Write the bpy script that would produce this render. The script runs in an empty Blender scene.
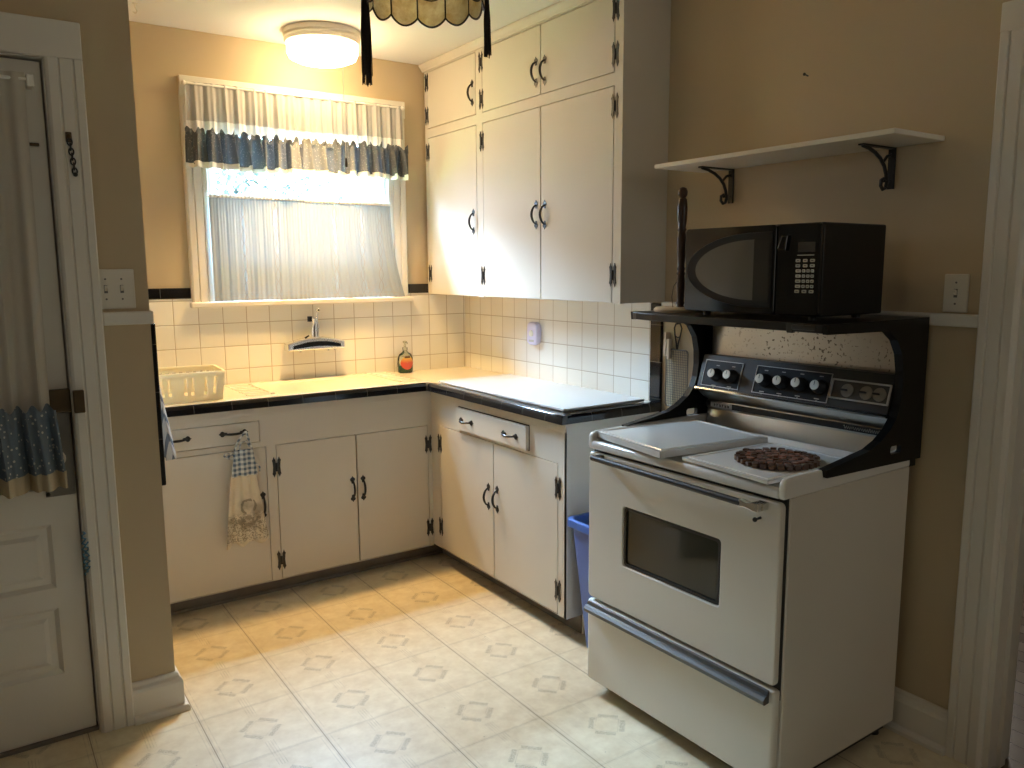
import bpy, bmesh, math, random
from mathutils import Matrix, Vector
from mathutils.geometry import tessellate_polygon
random.seed(7)
scn = bpy.context.scene
COL = scn.collection
PI = math.pi
WORLD = {}                                   # object -> Matrix of its world placement

# ------------------------------------------------------------------ node helper
class NT:
    def __init__(s, name):
        s.m = bpy.data.materials.new(name); s.m.use_nodes = True
        s.t = s.m.node_tree; s.t.nodes.clear()
        s.out = s.t.nodes.new('ShaderNodeOutputMaterial')
    def n(s, typ, **kw):
        nd = s.t.nodes.new(typ)
        for k, v in kw.items(): setattr(nd, k, v)
        return nd
    def set(s, sock, v):
        if v is None: return
        if hasattr(v, 'is_linked'): s.t.links.new(v, sock)
        elif isinstance(v, (tuple, list)) and len(v) == 3 and sock.type == 'RGBA': sock.default_value = (*v, 1)
        else: sock.default_value = v
    def m_(s, op, a, b=None, c=None):
        nd = s.n('ShaderNodeMath', operation=op)
        s.set(nd.inputs[0], a); s.set(nd.inputs[1], b); s.set(nd.inputs[2], c)
        return nd.outputs[0]
    def wcoord(s):
        g = s.n('ShaderNodeNewGeometry'); sp = s.n('ShaderNodeSeparateXYZ'); s.t.links.new(g.outputs['Position'], sp.inputs[0]); s.vec = g.outputs['Position']
        return sp.outputs
    def coord(s):
        tc = s.n('ShaderNodeTexCoord'); sp = s.n('ShaderNodeSeparateXYZ')
        s.t.links.new(tc.outputs['Object'], sp.inputs[0]); s.vec = tc.outputs['Object']
        return sp.outputs
    def noise(s, scale, detail=3, rough=.5, vec=None):
        nd = s.n('ShaderNodeTexNoise'); nd.inputs['Scale'].default_value = scale
        nd.inputs['Detail'].default_value = detail; nd.inputs['Roughness'].default_value = rough
        if vec is None:
            if not hasattr(s, 'vec'): s.coord()
            vec = s.vec
        s.t.links.new(vec, nd.inputs['Vector'])
        return nd.outputs[0]
    def mix(s, f, a, b):
        nd = s.n('ShaderNodeMix', data_type='RGBA')
        s.set(nd.inputs[0], f); s.set(nd.inputs[6], a); s.set(nd.inputs[7], b)
        return nd.outputs[2]
    def scalevec(s, v):
        nd = s.n('ShaderNodeMapping'); s.t.links.new(s.vec, nd.inputs[0]); nd.inputs['Scale'].default_value = v
        return nd.outputs[0]
    def ramp(s, f, lo, hi):
        nd = s.n('ShaderNodeMapRange'); s.set(nd.inputs[0], f); nd.inputs[1].default_value = lo; nd.inputs[2].default_value = hi
        return nd.outputs[0]
    def bsdf(s, col, rough=.5, metal=0, bump=None, bstr=.1, bdist=.002, **kw):
        b = s.n('ShaderNodeBsdfPrincipled')
        s.set(b.inputs['Base Color'], col); s.set(b.inputs['Roughness'], rough); b.inputs['Metallic'].default_value = metal
        for k, v in kw.items(): s.set(b.inputs[k.replace('_', ' ')], v)
        if bump is not None:
            bp = s.n('ShaderNodeBump'); bp.inputs['Strength'].default_value = bstr; bp.inputs['Distance'].default_value = bdist
            s.t.links.new(bump, bp.inputs['Height']); s.t.links.new(bp.outputs[0], b.inputs['Normal'])
        return b.outputs[0]
    def done(s, sh):
        s.t.links.new(sh, s.out.inputs[0]); return s.m

def paint(name, c, rough=.5, var=.06, scale=6, bstr=.05, metal=0, **kw):
    t = NT(name); t.coord(); f = t.noise(scale, 4)
    col = t.mix(f, tuple(x*(1-var) for x in c), tuple(min(1, x*(1+var)) for x in c))
    return t.done(t.bsdf(col, rough, metal, bump=t.noise(scale*12), bstr=bstr, bdist=.001, **kw))

M = {}
M['tan_wall'] = paint('tan_wall_paint', (.53, .42, .27), .65, .03, 3)
M['dark_wall'] = paint('dark_brown_wall_paint', (.22, .17, .12), .7, .03, 3)
M['white_paint'] = paint('white_trim_paint', (.74, .70, .62), .42, .04, 5)
M['cab_paint'] = paint('cream_cabinet_paint', (.62, .575, .495), .56, .025, 4)
M['ceiling_paint'] = paint('white_ceiling_paint', (.78, .76, .72), .8, .03, 2)
M['gap_shade'] = paint('shaded_cabinet_inside', (.05, .04, .03), .8)  # cabinet inside, coloured dark so the gaps round the doors look shaded
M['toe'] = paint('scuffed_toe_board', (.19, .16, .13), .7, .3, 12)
M['iron'] = paint('black_iron', (.012, .011, .010), .38, .2, 40, .2)
M['black'] = paint('black_enamel', (.006, .006, .006), .32, .1, 20, .02, Specular_IOR_Level=.3)
M['black_matte'] = paint('black_plastic', (.012, .012, .012), .45, .1, 20, .02)
M['black_gloss'] = paint('black_glass', (.006, .006, .006), .10, .0, 20, .0)
M['enamel'] = paint('cream_enamel', (.70, .66, .58), .22, .02, 3, .0)
M['enamel_white'] = paint('white_enamel', (.80, .79, .75), .12, .02, 3, .0)
M['cover'] = paint('pale_grey_enamel', (.70, .70, .67), .09, .03, 5, .0)
M['steel'] = paint('brushed_steel', (.62, .59, .53), .28, .08, 8, .02, metal=1)
M['dull_steel'] = paint('dull_steel', (.13, .13, .128), .45, .08, 8, .02, metal=.9)
M['silver_trim'] = paint('silver_trim', (.50, .50, .48), .35, .05, 20, 0, metal=.3)
M['soft_chrome'] = paint('bright_chrome', (.80, .80, .79), .16, .02, 8, 0, metal=.85)
M['panel_black'] = paint('dull_black_panel', (.008, .008, .008), .45, .05, 20, 0, Specular_IOR_Level=.2)
M['chrome'] = paint('chrome', (.80, .80, .79), .16, .02, 8, 0, metal=1)
M['brass'] = paint('aged_brass', (.10, .068, .035), .45, .25, 30, .1, metal=.7)
M['taupe_plate'] = paint('taupe_metal_plate', (.20, .185, .16), .4, .1, 9, .02)
M['plate_plastic'] = paint('ivory_plastic', (.74, .69, .59), .35, .02)
M['blue_bin'] = paint('blue_plastic', (.06, .13, .40), .35, .06)
M['white_plastic'] = paint('white_plastic', (.82, .80, .72), .3, .02)
M['lavender'] = paint('lavender_plastic', (.66, .64, .84), .3, .03)
M['dark_wood'] = paint('dark_turned_wood', (.045, .020, .009), .3, .35, 25, .05)
M['pale_wood'] = paint('pale_wood', (.62, .50, .36), .5, .12, 20)
M['trivet_wood'] = paint('dark_brown_wood', (.085, .040, .020), .4, .5, 60, .1)
M['trivet_red'] = paint('reddish_brown_wood', (.27, .12, .075), .35, .5, 60, .1)
M['leadcame'] = paint('dark_came', (.02, .012, .010), .5)
M['fringe'] = paint('dark_brown_fringe', (.022, .012, .008), .8, .4, 90, .3)
M['terracotta'] = paint('dusty_terracotta', (.45, .30, .24), .8, .2, 30)
M['blue_glass'] = paint('blue_grey_glaze', (.10, .16, .24), .2, .2, 20)
M['blue_thread'] = paint('blue_thread', (.08, .19, .28), .8, .2, 90)
M['wire'] = paint('dull_wire', (.16, .14, .115), .4, .2, 40, .05, metal=.6)
M['white_boards'] = paint('white_board', (.56, .58, .57), .2, .02, 5, .0)
M['sink_enamel'] = paint('white_sink_enamel', (.66, .63, .54), .14, .02, 4, .0)
M['counter_white'] = paint('cream_counter', (.62, .59, .50), .25, .02, 4, .0)
M['grey_white'] = paint('pale_dial', (.86, .85, .76), .3, .05, 60)
M['dial_pale'] = paint('worn_dial', (.24, .22, .18), .35, .2, 60)
M['dial_grey'] = paint('dim_dial', (.16, .15, .13), .3, .2, 60)
M['dark_dial'] = paint('dark_dial_panel', (.05, .048, .042), .4, .1, 30, 0)
M['dark_panel'] = paint('dark_charcoal_panel', (.020, .018, .016), .4, .05, 20, 0)
M['label_cream'] = paint('pale_lettering', (.35, .33, .28), .5)
M['key_grey'] = paint('pale_grey_key', (.50, .50, .47), .4)
M['ink'] = paint('dark_mark', (.03, .03, .03), .5)
M['bark'] = paint('bark', (.06, .045, .03), .9, .3, 20)
M['bright_fence'] = paint('white_boards_outside', (.42, .46, .50), .6, .03)
M['lawn'] = paint('lawn', (.10, .16, .06), .9, .4, 5)
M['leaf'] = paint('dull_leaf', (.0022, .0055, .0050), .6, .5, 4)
M['far_wood'] = None

def t_floor():
    t = NT('vinyl_floor_tiles'); X, Y, Z = t.coord(); T = .3063
    u = t.m_('FRACT', t.m_('DIVIDE', t.m_('ADD', X, 1.5096+T*20), T)); v = t.m_('FRACT', t.m_('DIVIDE', t.m_('ADD', Y, .40+T*40), T))
    cu = t.m_('SUBTRACT', u, .5); cv = t.m_('SUBTRACT', v, .5)
    au = t.m_('ABSOLUTE', cu); av = t.m_('ABSOLUTE', cv)
    seam_x = t.m_('GREATER_THAN', au, .4945); seam_y = t.m_('GREATER_THAN', av, .4962)
    dsum = t.m_('ADD', au, av); dd = t.m_('ABSOLUTE', t.m_('SUBTRACT', dsum, .225)); ddf = t.m_('ABSOLUTE', t.m_('SUBTRACT', au, av))
    wob = t.noise(70, 2)
    stroke = t.m_('MULTIPLY', t.ramp(t.m_('ADD', dd, t.m_('MULTIPLY', t.m_('SUBTRACT', wob, .5), .05)), .050, .026), t.m_('LESS_THAN', ddf, .15))
    stroke = t.m_('MULTIPLY', stroke, t.ramp(t.noise(260, 2), .30, .62))
    inner = t.m_('MULTIPLY', t.m_('LESS_THAN', t.m_('ABSOLUTE', t.m_('SUBTRACT', dsum, .165)), .006), 1.0)
    # faint parallel lines that run from motif to motif both ways, and along the seams
    def lines(a, b, w0):
        tri = t.m_('LESS_THAN', t.m_('ABSOLUTE', t.m_('SUBTRACT', t.m_('FRACT', t.m_('MULTIPLY', a, 36.)), .5)), .16)
        return t.m_('MULTIPLY', t.m_('MULTIPLY', tri, t.m_('LESS_THAN', t.m_('ABSOLUTE', a), w0)), t.m_('GREATER_THAN', b, .27))
    l1 = lines(cu, av, .05); 
    edge = t.m_('SUBTRACT', .5, au)
    l3 = t.m_('MULTIPLY', t.m_('LESS_THAN', t.m_('ABSOLUTE', t.m_('SUBTRACT', t.m_('FRACT', t.m_('MULTIPLY', edge, 30.)), .5)), .13), t.m_('LESS_THAN', edge, .07))
    edge2 = t.m_('SUBTRACT', .5, av)
    l4 = t.m_('MULTIPLY', t.m_('LESS_THAN', t.m_('ABSOLUTE', t.m_('SUBTRACT', t.m_('FRACT', t.m_('MULTIPLY', edge2, 30.)), .5)), .12), t.m_('LESS_THAN', edge2, .035))
    faint = t.m_('MULTIPLY', t.m_('MAXIMUM', t.m_('MAXIMUM', l1, l3), t.m_('MAXIMUM', l4, inner)), t.ramp(t.noise(30, 2), .3, .7))
    mott = t.ramp(t.noise(16, 6, .65), .32, .68)
    base = t.mix(mott, (.60, .50, .33), (.73, .645, .46))
    base = t.mix(t.m_('MULTIPLY', t.ramp(t.noise(1.6, 3), .5, .75), .18), base, (.60, .55, .44))
    base = t.mix(t.m_('MULTIPLY', faint, .5), base, (.34, .28, .19))
    base = t.mix(t.m_('MULTIPLY', stroke, .58), base, (.23, .19, .125))
    base = t.mix(t.m_('MULTIPLY', seam_y, .42), base, (.22, .16, .09))
    base = t.mix(t.m_('MULTIPLY', seam_x, .72), base, (.16, .11, .06))
    specks = t.m_('GREATER_THAN', t.noise(55, 1), .80)
    base = t.mix(t.m_('MULTIPLY', specks, .6), base, (.2, .15, .1))
    seam = t.m_('MAXIMUM', seam_x, seam_y)
    return t.done(t.bsdf(base, .36, bump=t.m_('MULTIPLY', seam, -1.), bstr=.4, bdist=.001))
M['floor'] = t_floor()

def t_tile(name, axis, p0, z0):
    t = NT(name); X, Y, Z = t.coord(); T = .1095; a = X if axis == 'x' else Y
    ru = t.m_('DIVIDE', t.m_('ADD', a, -p0+T*60), T); rv = t.m_('DIVIDE', t.m_('ADD', Z, -z0+T*40), T)
    fu = t.m_('ABSOLUTE', t.m_('SUBTRACT', t.m_('FRACT', ru), .5)); fv = t.m_('ABSOLUTE', t.m_('SUBTRACT', t.m_('FRACT', rv), .5))
    g = t.m_('MAXIMUM', fu, fv); line = t.ramp(g, .481, .488)
    cell = t.n('ShaderNodeTexWhiteNoise'); cell.noise_dimensions = '2D'
    cx = t.n('ShaderNodeCombineXYZ'); t.set(cx.inputs[0], t.m_('FLOOR', ru)); t.set(cx.inputs[1], t.m_('FLOOR', rv)); t.t.links.new(cx.outputs[0], cell.inputs['Vector'])
    base = t.mix(cell.outputs[0], (.77, .75, .68), (.83, .81, .74))
    col = t.mix(line, base, (.44, .37, .28))
    h = t.ramp(g, .495, .46)
    return t.done(t.bsdf(col, t.m_('ADD', .14, t.m_('MULTIPLY', line, .5)), bump=h, bstr=.35, bdist=.002))
M['tile_back'] = t_tile('white_wall_tile_long', 'x', -.017, 1.1986)
M['tile_right'] = t_tile('white_wall_tile_short', 'y', -.0604, 1.1986)

def t_blacktile(name, axis, p, per):
    t = NT(name); X, Y, Z = t.coord(); a = {'x': X, 'y': Y, 'z': Z}[axis]
    f = t.m_('ABSOLUTE', t.m_('SUBTRACT', t.m_('FRACT', t.m_('DIVIDE', t.m_('ADD', a, p+per*40), per)), .5))
    line = t.m_('GREATER_THAN', f, .494)
    return t.done(t.bsdf(t.mix(line, (.008, .008, .010), (.13, .12, .10)), .12))
M['btx'] = t_blacktile('black_edge_tile_x', 'x', .08, .152)
M['bty'] = t_blacktile('black_edge_tile_y', 'y', .05, .152)
M['btz'] = t_blacktile('black_edge_tile_z', 'z', -1.065+.0, .152)

def sheer(name, col, transp, transl, zlines=None, lace=None, extra=None):
    t = NT(name); X, Y, Z = t.wcoord()
    d = t.n('ShaderNodeBsdfDiffuse'); tr = t.n('ShaderNodeBsdfTranslucent'); tp = t.n('ShaderNodeBsdfTransparent')
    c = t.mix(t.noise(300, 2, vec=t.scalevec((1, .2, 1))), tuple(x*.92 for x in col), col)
    m1 = t.n('ShaderNodeMixShader'); m2 = t.n('ShaderNodeMixShader')
    fac = transp
    if lace:                                            # chains of open ovals, and a lace border along the hem
        holes = None
        for x0 in lace:
            dx = t.m_('ABSOLUTE', t.m_('SUBTRACT', X, x0))
            ph = t.m_('ABSOLUTE', t.m_('SINE', t.m_('MULTIPLY', Z, 52.)))
            w = t.m_('MULTIPLY', ph, .0095)
            rim = t.m_('MULTIPLY', t.m_('LESS_THAN', dx, t.m_('ADD', w, .003)), t.m_('GREATER_THAN', dx, w))
            hole = t.m_('LESS_THAN', dx, w)
            holes = hole if holes is None else t.m_('MAXIMUM', holes, hole)
            c = t.mix(t.m_('MULTIPLY', rim, .75), c, (.33, .29, .24))
        vor = t.n('ShaderNodeTexVoronoi'); vor.feature = 'DISTANCE_TO_EDGE'; vor.inputs['Scale'].default_value = 42
        t.t.links.new(t.scalevec((1, .05, 1)), vor.inputs['Vector'])
        near = t.ramp(t.m_('ADD', Z, t.m_('MULTIPLY', t.noise(9, 1, vec=t.scalevec((1, 0, 0))), .13)), 1.46, 1.36)
        net = t.m_('MULTIPLY', t.m_('LESS_THAN', vor.outputs[0], .055), near)
        c = t.mix(t.m_('MULTIPLY', net, .6), c, (.40, .36, .30))
        fac = t.m_('ADD', transp, t.m_('MULTIPLY', holes, .006))
    if extra: c = extra(t, c, X, Y, Z)
    t.set(d.inputs[0], c); t.set(tr.inputs[0], c)
    t.set(m1.inputs[0], transl); t.t.links.new(d.outputs[0], m1.inputs[1]); t.t.links.new(tr.outputs[0], m1.inputs[2])
    t.set(m2.inputs[0], fac); t.t.links.new(m1.outputs[0], m2.inputs[1]); t.t.links.new(tp.outputs[0], m2.inputs[2])
    return t.done(m2.outputs[0])
SH = .003
M['sheer_top'] = sheer('sheer_valance_cloth', (.50, .48, .45), .001, .010)
M['sheer_low'] = sheer('sheer_band_cloth', (.80, .79, .77), .010, .02)
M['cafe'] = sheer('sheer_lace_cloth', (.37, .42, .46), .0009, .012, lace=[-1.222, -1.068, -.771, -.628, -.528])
def floral(dot, size):
    def f(t, c, X, Y, Z):
        vor = t.n('ShaderNodeTexVoronoi'); vor.inputs['Scale'].default_value = size; t.t.links.new(t.vec, vor.inputs['Vector'])
        return t.mix(t.m_('LESS_THAN', vor.outputs[0], .22), c, dot)
    return f
M['ruffle'] = sheer('blue_grey_floral_cloth', (.125, .135, .145), .0006, .024, extra=floral((.27, .265, .25), 95))
M['lace_edge'] = sheer('white_lace_edge', (.82, .80, .74), .015, .008)
M['door_sheer'] = sheer('cream_sheer_cloth', (.66, .61, .52), .06, .15)
M['door_ruffle'] = sheer('blue_grey_dotted_cloth', (.16, .20, .24), .0, .1, extra=floral((.55, .55, .50), 62))
M['door_hem'] = sheer('tan_hem_cloth', (.52, .44, .30), .0, .1)

def t_gingham():
    t = NT('blue_gingham_cloth'); X, Y, Z = t.coord(); per = .021
    a = t.m_('GREATER_THAN', t.m_('FRACT', t.m_('DIVIDE', t.m_('ADD', X, 3), per)), .5); b = t.m_('GREATER_THAN', t.m_('FRACT', t.m_('DIVIDE', t.m_('ADD', Z, 3), per)), .5)
    s = t.m_('MULTIPLY', t.m_('ADD', a, b), .5)
    return t.done(t.bsdf(t.mix(s, (.66, .68, .66), (.095, .14, .20)), .85))
M['gingham'] = t_gingham()
def t_printed():
    t = NT('cream_printed_cloth'); X, Y, Z = t.coord()
    # local: x across, z up (0 = top of the hanging apron)
    cx = t.m_('SUBTRACT', X, .005); cz = t.m_('ADD', Z, .315)
    r = t.m_('SQRT', t.m_('ADD', t.m_('POWER', cx, 2.), t.m_('POWER', cz, 2.)))
    ring = t.m_('MULTIPLY', t.m_('LESS_THAN', t.m_('ABSOLUTE', t.m_('SUBTRACT', t.m_('ADD', r, t.m_('MULTIPLY', t.noise(60, 2), .012)), .036)), .005), t.m_('GREATER_THAN', t.noise(30, 1), .45))
    band = t.m_('MULTIPLY', t.ramp(Z, -.33, -.36), t.ramp(Z, -.475, -.455))
    script = t.m_('MULTIPLY', t.m_('GREATER_THAN', t.noise(120, 3, vec=t.scalevec((1, 1, 1.6))), .53), band)
    fl = t.m_('MULTIPLY', t.m_('GREATER_THAN', t.noise(40, 2), .55), t.m_('MULTIPLY', t.ramp(Z, -.345, -.355), t.ramp(Z, -.41, -.385)))
    fl = t.m_('MULTIPLY', fl, t.ramp(t.m_('ABSOLUTE', X), .07, .05))
    stain = t.m_('MULTIPLY', t.ramp(t.noise(14, 3), .42, .62), t.m_('MULTIPLY', t.ramp(Z, -.24, -.32), t.ramp(Z, -.50, -.42)))
    c = t.mix(t.m_('MULTIPLY', stain, .65), (.72, .63, .47), (.24, .18, .11))
    c = t.mix(t.m_('MULTIPLY', t.m_('MAXIMUM', ring, t.m_('MAXIMUM', fl, script)), .62), c, (.14, .11, .07))
    return t.done(t.bsdf(c, .9))
M['print_cloth'] = t_printed()
def t_stripe():
    t = NT('blue_grey_striped_cloth'); X, Y, Z = t.coord()
    f = t.m_('GREATER_THAN', t.m_('FRACT', t.m_('MULTIPLY', t.m_('ADD', Y, t.m_('MULTIPLY', Z, .1)), 38.)), .62)
    return t.done(t.bsdf(t.mix(f, (.50, .52, .55), (.13, .16, .22)), .9))
M['stripe'] = t_stripe()
def t_glasspane(name, tint=(1, 1, 1), refl=1.0):
    t = NT(name); tp = t.n('ShaderNodeBsdfTransparent'); tp.inputs[0].default_value = (*tint, 1)
    g = t.n('ShaderNodeBsdfGlossy'); g.inputs['Roughness'].default_value = .03
    fr = t.n('ShaderNodeFresnel'); fr.inputs[0].default_value = 1.45; mx = t.n('ShaderNodeMixShader')
    t.set(mx.inputs[0], t.m_('MULTIPLY', fr.outputs[0], refl)); t.t.links.new(tp.outputs[0], mx.inputs[1]); t.t.links.new(g.outputs[0], mx.inputs[2])
    return t.done(mx.outputs[0])
M['pane'] = t_glasspane('window_glass', (.97, .99, 1.0), .6)
M['bottle'] = t_glasspane('clear_plastic', (.90, .92, .86), 1.6)
M['oven_glass'] = paint('dark_oven_glass', (.030, .034, .027), .07, .1, 3, 0)
M['mw_glass'] = paint('reflection_grey_screen', (.12, .12, .11), .10, .05, 3, 0)  # grey lifted to stand in for a bright reflection on the screen
M['mw_glass2'] = paint('charcoal_screen', (.035, .035, .033), .10, .05, 3, 0)
def t_speckled():
    t = NT('speckled_steel'); t.coord()
    sp = t.m_('GREATER_THAN', t.noise(95, 2), .625); sp = t.m_('MULTIPLY', sp, t.ramp(t.noise(5, 2), .38, .6))
    c = t.mix(t.noise(6, 4), (.46, .41, .33), (.60, .55, .46)); c = t.mix(t.m_('MULTIPLY', sp, .75), c, (.07, .05, .035))
    return t.done(t.bsdf(c, t.m_('ADD', .30, t.m_('MULTIPLY', sp, .4)), .85))
M['speckle'] = t_speckled()
def t_amber():
    t = NT('mottled_amber_glass'); t.coord()
    n1 = t.ramp(t.noise(22, 5, .7), .3, .7); c = t.mix(n1, (.66, .52, .26), (.98, .93, .72))
    b = t.bsdf(c, .2); tr = t.n('ShaderNodeBsdfTranslucent'); t.set(tr.inputs[0], c); mx = t.n('ShaderNodeMixShader'); mx.inputs[0].default_value = .75
    t.t.links.new(b, mx.inputs[1]); t.t.links.new(tr.outputs[0], mx.inputs[2]); return t.done(mx.outputs[0])
M['amber'] = t_amber()
def emis(name, c, s):
    t = NT(name); e = t.n('ShaderNodeEmission'); e.inputs[0].default_value = (*c, 1); e.inputs[1].default_value = s
    return t.done(e.outputs[0])
LAMP = 27.0
M['lamp_glass'] = emis('lit_lamp_glass', (1., .70, .37), LAMP)
def t_planks():
    t = NT('grey_brown_planks'); X, Y, Z = t.coord()
    f = t.m_('FRACT', t.m_('MULTIPLY', t.m_('ADD', X, 10), 1/.083)); cell = t.n('ShaderNodeTexWhiteNoise'); cell.noise_dimensions = '1D'
    t.set(cell.inputs['W'], t.m_('FLOOR', t.m_('MULTIPLY', t.m_('ADD', X, 10), 1/.083)))
    c = t.mix(cell.outputs[0], (.17, .13, .095), (.32, .27, .22)); c = t.mix(t.m_('LESS_THAN', f, .05), c, (.04, .03, .02))
    return t.done(t.bsdf(c, .25))
M['far_wood'] = t_planks()

# ------------------------------------------------------------------ mesh builder
class MB:
    def __init__(s, mat=None):
        s.bm = bmesh.new(); s.X = mat or Matrix.Identity(4)
    def v(s, co): return s.bm.verts.new(s.X @ Vector(co))
    def f(s, vs):
        try: return s.bm.faces.new(vs)
        except ValueError: return None
    def box(s, x0, x1, y0, y1, z0, z1):
        a = [s.v((x, y, z)) for z in (z0, z1) for x, y in ((x0, y0), (x1, y0), (x1, y1), (x0, y1))]
        for q in ((0, 3, 2, 1), (4, 5, 6, 7), (0, 1, 5, 4), (1, 2, 6, 5), (2, 3, 7, 6), (3, 0, 4, 7)): s.f([a[i] for i in q])
        return s
    def prism(s, poly, axis, lo, hi):
        def p(a, b, c): return {'x': (c, a, b), 'y': (a, c, b), 'z': (a, b, c)}[axis]
        A = [s.v(p(a, b, lo)) for a, b in poly]; B = [s.v(p(a, b, hi)) for a, b in poly]; n = len(poly)
        s.f(A[::-1]); s.f(B)
        for i in range(n): s.f([A[i], A[(i+1) % n], B[(i+1) % n], B[i]])
        return s
    def ring(s, c, u, w, r, n): return [s.v(c + (u*math.cos(2*PI*i/n) + w*math.sin(2*PI*i/n))*r) for i in range(n)]
    def cyl(s, p0, p1, r0, r1=None, n=16):
        return s.tube([p0, p1], [r0, r0 if r1 is None else r1], n)
    def tube(s, pts, r, n=8, closed=False):
        P = [Vector(p) for p in pts]; m = len(P); R = r if isinstance(r, (list, tuple)) else [r]*m
        rings = []; u = None
        for i in range(m):
            if closed: d = P[(i+1) % m] - P[i-1]
            else: d = P[min(i+1, m-1)] - P[max(i-1, 0)]
            d = d.normalized() if d.length > 0 else Vector((0, 0, 1))
            if u is None: u = d.orthogonal().normalized()
            else:
                u = u - d*u.dot(d); u = u.normalized() if u.length > 1e-6 else d.orthogonal().normalized()
            rings.append(s.ring(P[i], u, d.cross(u), R[i], n))
        for i in range(m if closed else m-1):
            a, b = rings[i], rings[(i+1) % m]
            for k in range(n): s.f([a[k], a[(k+1) % n], b[(k+1) % n], b[k]])
        if not closed: s.f(rings[0][::-1]); s.f(rings[-1])
        return s
    def lathe(s, prof, c=(0, 0, 0), n=32, axis='z', sx=1, sy=1):
        rings = []
        for r, h in prof:
            ring = []
            for i in range(n):
                a = 2*PI*i/n; p = (r*math.cos(a)*sx, r*math.sin(a)*sy, h)
                if axis == 'x': p = (h, p[0], p[1])
                if axis == 'y': p = (p[0], h, p[1])
                ring.append(s.v((p[0]+c[0], p[1]+c[1], p[2]+c[2])))
            rings.append(ring)
        for a, b in zip(rings, rings[1:]):
            for k in range(n): s.f([a[k], a[(k+1) % n], b[(k+1) % n], b[k]])
        s.f(rings[0][::-1]); s.f(rings[-1])
        return s
    def ball(s, c, r, n=12, sx=1, sy=1, sz=1):
        return s.lathe([(max(r*math.sin(PI*i/n), 1e-4), -r*sz*math.cos(PI*i/n)) for i in range(n+1)], c, n+4, 'z', sx, sy)
    def grid(s, fn, nu, nv):
        V = [[s.v(fn(i/nu, j/nv)) for j in range(nv+1)] for i in range(nu+1)]
        for i in range(nu):
            for j in range(nv): s.f([V[i][j], V[i+1][j], V[i+1][j+1], V[i][j+1]])
        return s
    def build(s, name, mat, parent=None, bevel=0, smooth=False, solid=0, world=True, kind=None, label=None, seg=2, angle=40, recalc=True):
        if parent is not None and world and parent in WORLD: s.bm.transform(WORLD[parent].inverted())
        if recalc: bmesh.ops.recalc_face_normals(s.bm, faces=s.bm.faces)
        me = bpy.data.meshes.new(name); s.bm.to_mesh(me); s.bm.free()
        me.materials.append(M[mat] if isinstance(mat, str) else mat)
        o = bpy.data.objects.new(name, me); COL.objects.link(o)
        if smooth:
            me.polygons.foreach_set('use_smooth', [True]*len(me.polygons)); me.set_sharp_from_angle(angle=math.radians(angle))
        if bevel:
            b = o.modifiers.new('Bevel', 'BEVEL'); b.width = bevel; b.segments = seg; b.limit_method = 'ANGLE'; b.angle_limit = math.radians(35); b.harden_normals = False
        if solid:
            b = o.modifiers.new('Solid', 'SOLIDIFY'); b.thickness = solid; b.offset = 0
        if parent is not None:
            o.parent = parent; WORLD[o] = WORLD.get(parent, Matrix.Identity(4))
        else: WORLD[o] = Matrix.Identity(4)
        if kind: o['kind'] = kind
        if label: o['label'] = label
        return o

def tag(o, label, cat, group=None):
    o['label'] = label; o['category'] = cat
    if group: o['group'] = group
    return o
def thing(name, label, cat, loc=(0, 0, 0), rz=0, group=None):
    o = bpy.data.objects.new(name, None); COL.objects.link(o); o.location = loc; o.rotation_euler = (0, 0, rz); o.empty_display_size = .05
    WORLD[o] = Matrix.Translation(loc) @ Matrix.Rotation(rz, 4, 'Z')
    return tag(o, label, cat, group)
def struct(o): o['kind'] = 'structure'; return o
def frame(o, right, up=(0, 0, 1)):
    r = Vector(right); u = Vector(up); w = r.cross(u)
    return Matrix(((r.x, u.x, w.x, o[0]), (r.y, u.y, w.y, o[1]), (r.z, u.z, w.z, o[2]), (0, 0, 0, 1)))
def arc(cx, cy, r, a0, a1, n): return [(cx+r*math.cos(math.radians(a0+(a1-a0)*i/n)), cy+r*math.sin(math.radians(a0+(a1-a0)*i/n))) for i in range(n+1)]
def rrect(x0, x1, y0, y1, r, n=4):
    return arc(x1-r, y1-r, r, 0, 90, n)+arc(x0+r, y1-r, r, 90, 180, n)+arc(x0+r, y0+r, r, 180, 270, n)+arc(x1-r, y0+r, r, 270, 360, n)

CEIL = 2.50
# ================================================================== ROOM SHELL
struct(MB().box(-3.8, .0, -5.7, .0, -.06, 0).build('floor', 'floor'))
struct(MB().box(-3.8, 3.2, -5.7, .15, CEIL, CEIL+.1).build('ceiling', 'ceiling_paint'))
WX0, WX1, WZ0, WZ1 = -1.366, -.470, 1.300, 2.215         # kitchen window opening
wb = struct(MB().box(-3.8, WX0, 0, .15, -.06, CEIL).box(WX1, .12, 0, .15, -.06, CEIL).box(WX0, WX1, 0, .15, -.06, WZ0).box(WX0, WX1, 0, .15, WZ1, CEIL).build('wall_back', 'tan_wall'))
DY0, DY1, DZ = -2.880, -3.70, 2.05                        # doorway in right wall
wr = struct(MB().box(0, .12, DY0, 0, -.06, CEIL).box(0, .12, -5.7, DY1, -.06, CEIL).box(0, .12, DY1, DY0, DZ, CEIL).build('wall_right', 'tan_wall'))
PX, PY = -1.856, -1.195                                    # corner of the partition
DX0, DX1, DZL = -2.925, -2.088, 2.042                      # entry door opening
wp = struct(MB().box(DX1, PX, PY, PY+.12, 0, CEIL).box(-3.8, DX0, PY, PY+.12, 0, CEIL).box(DX0, DX1, PY, PY+.12, DZL, CEIL).build('wall_partition', 'tan_wall'))
struct(MB().box(PX-.12, PX, PY+.12, 0, 0, CEIL).build('wall_left', 'tan_wall'))
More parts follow.
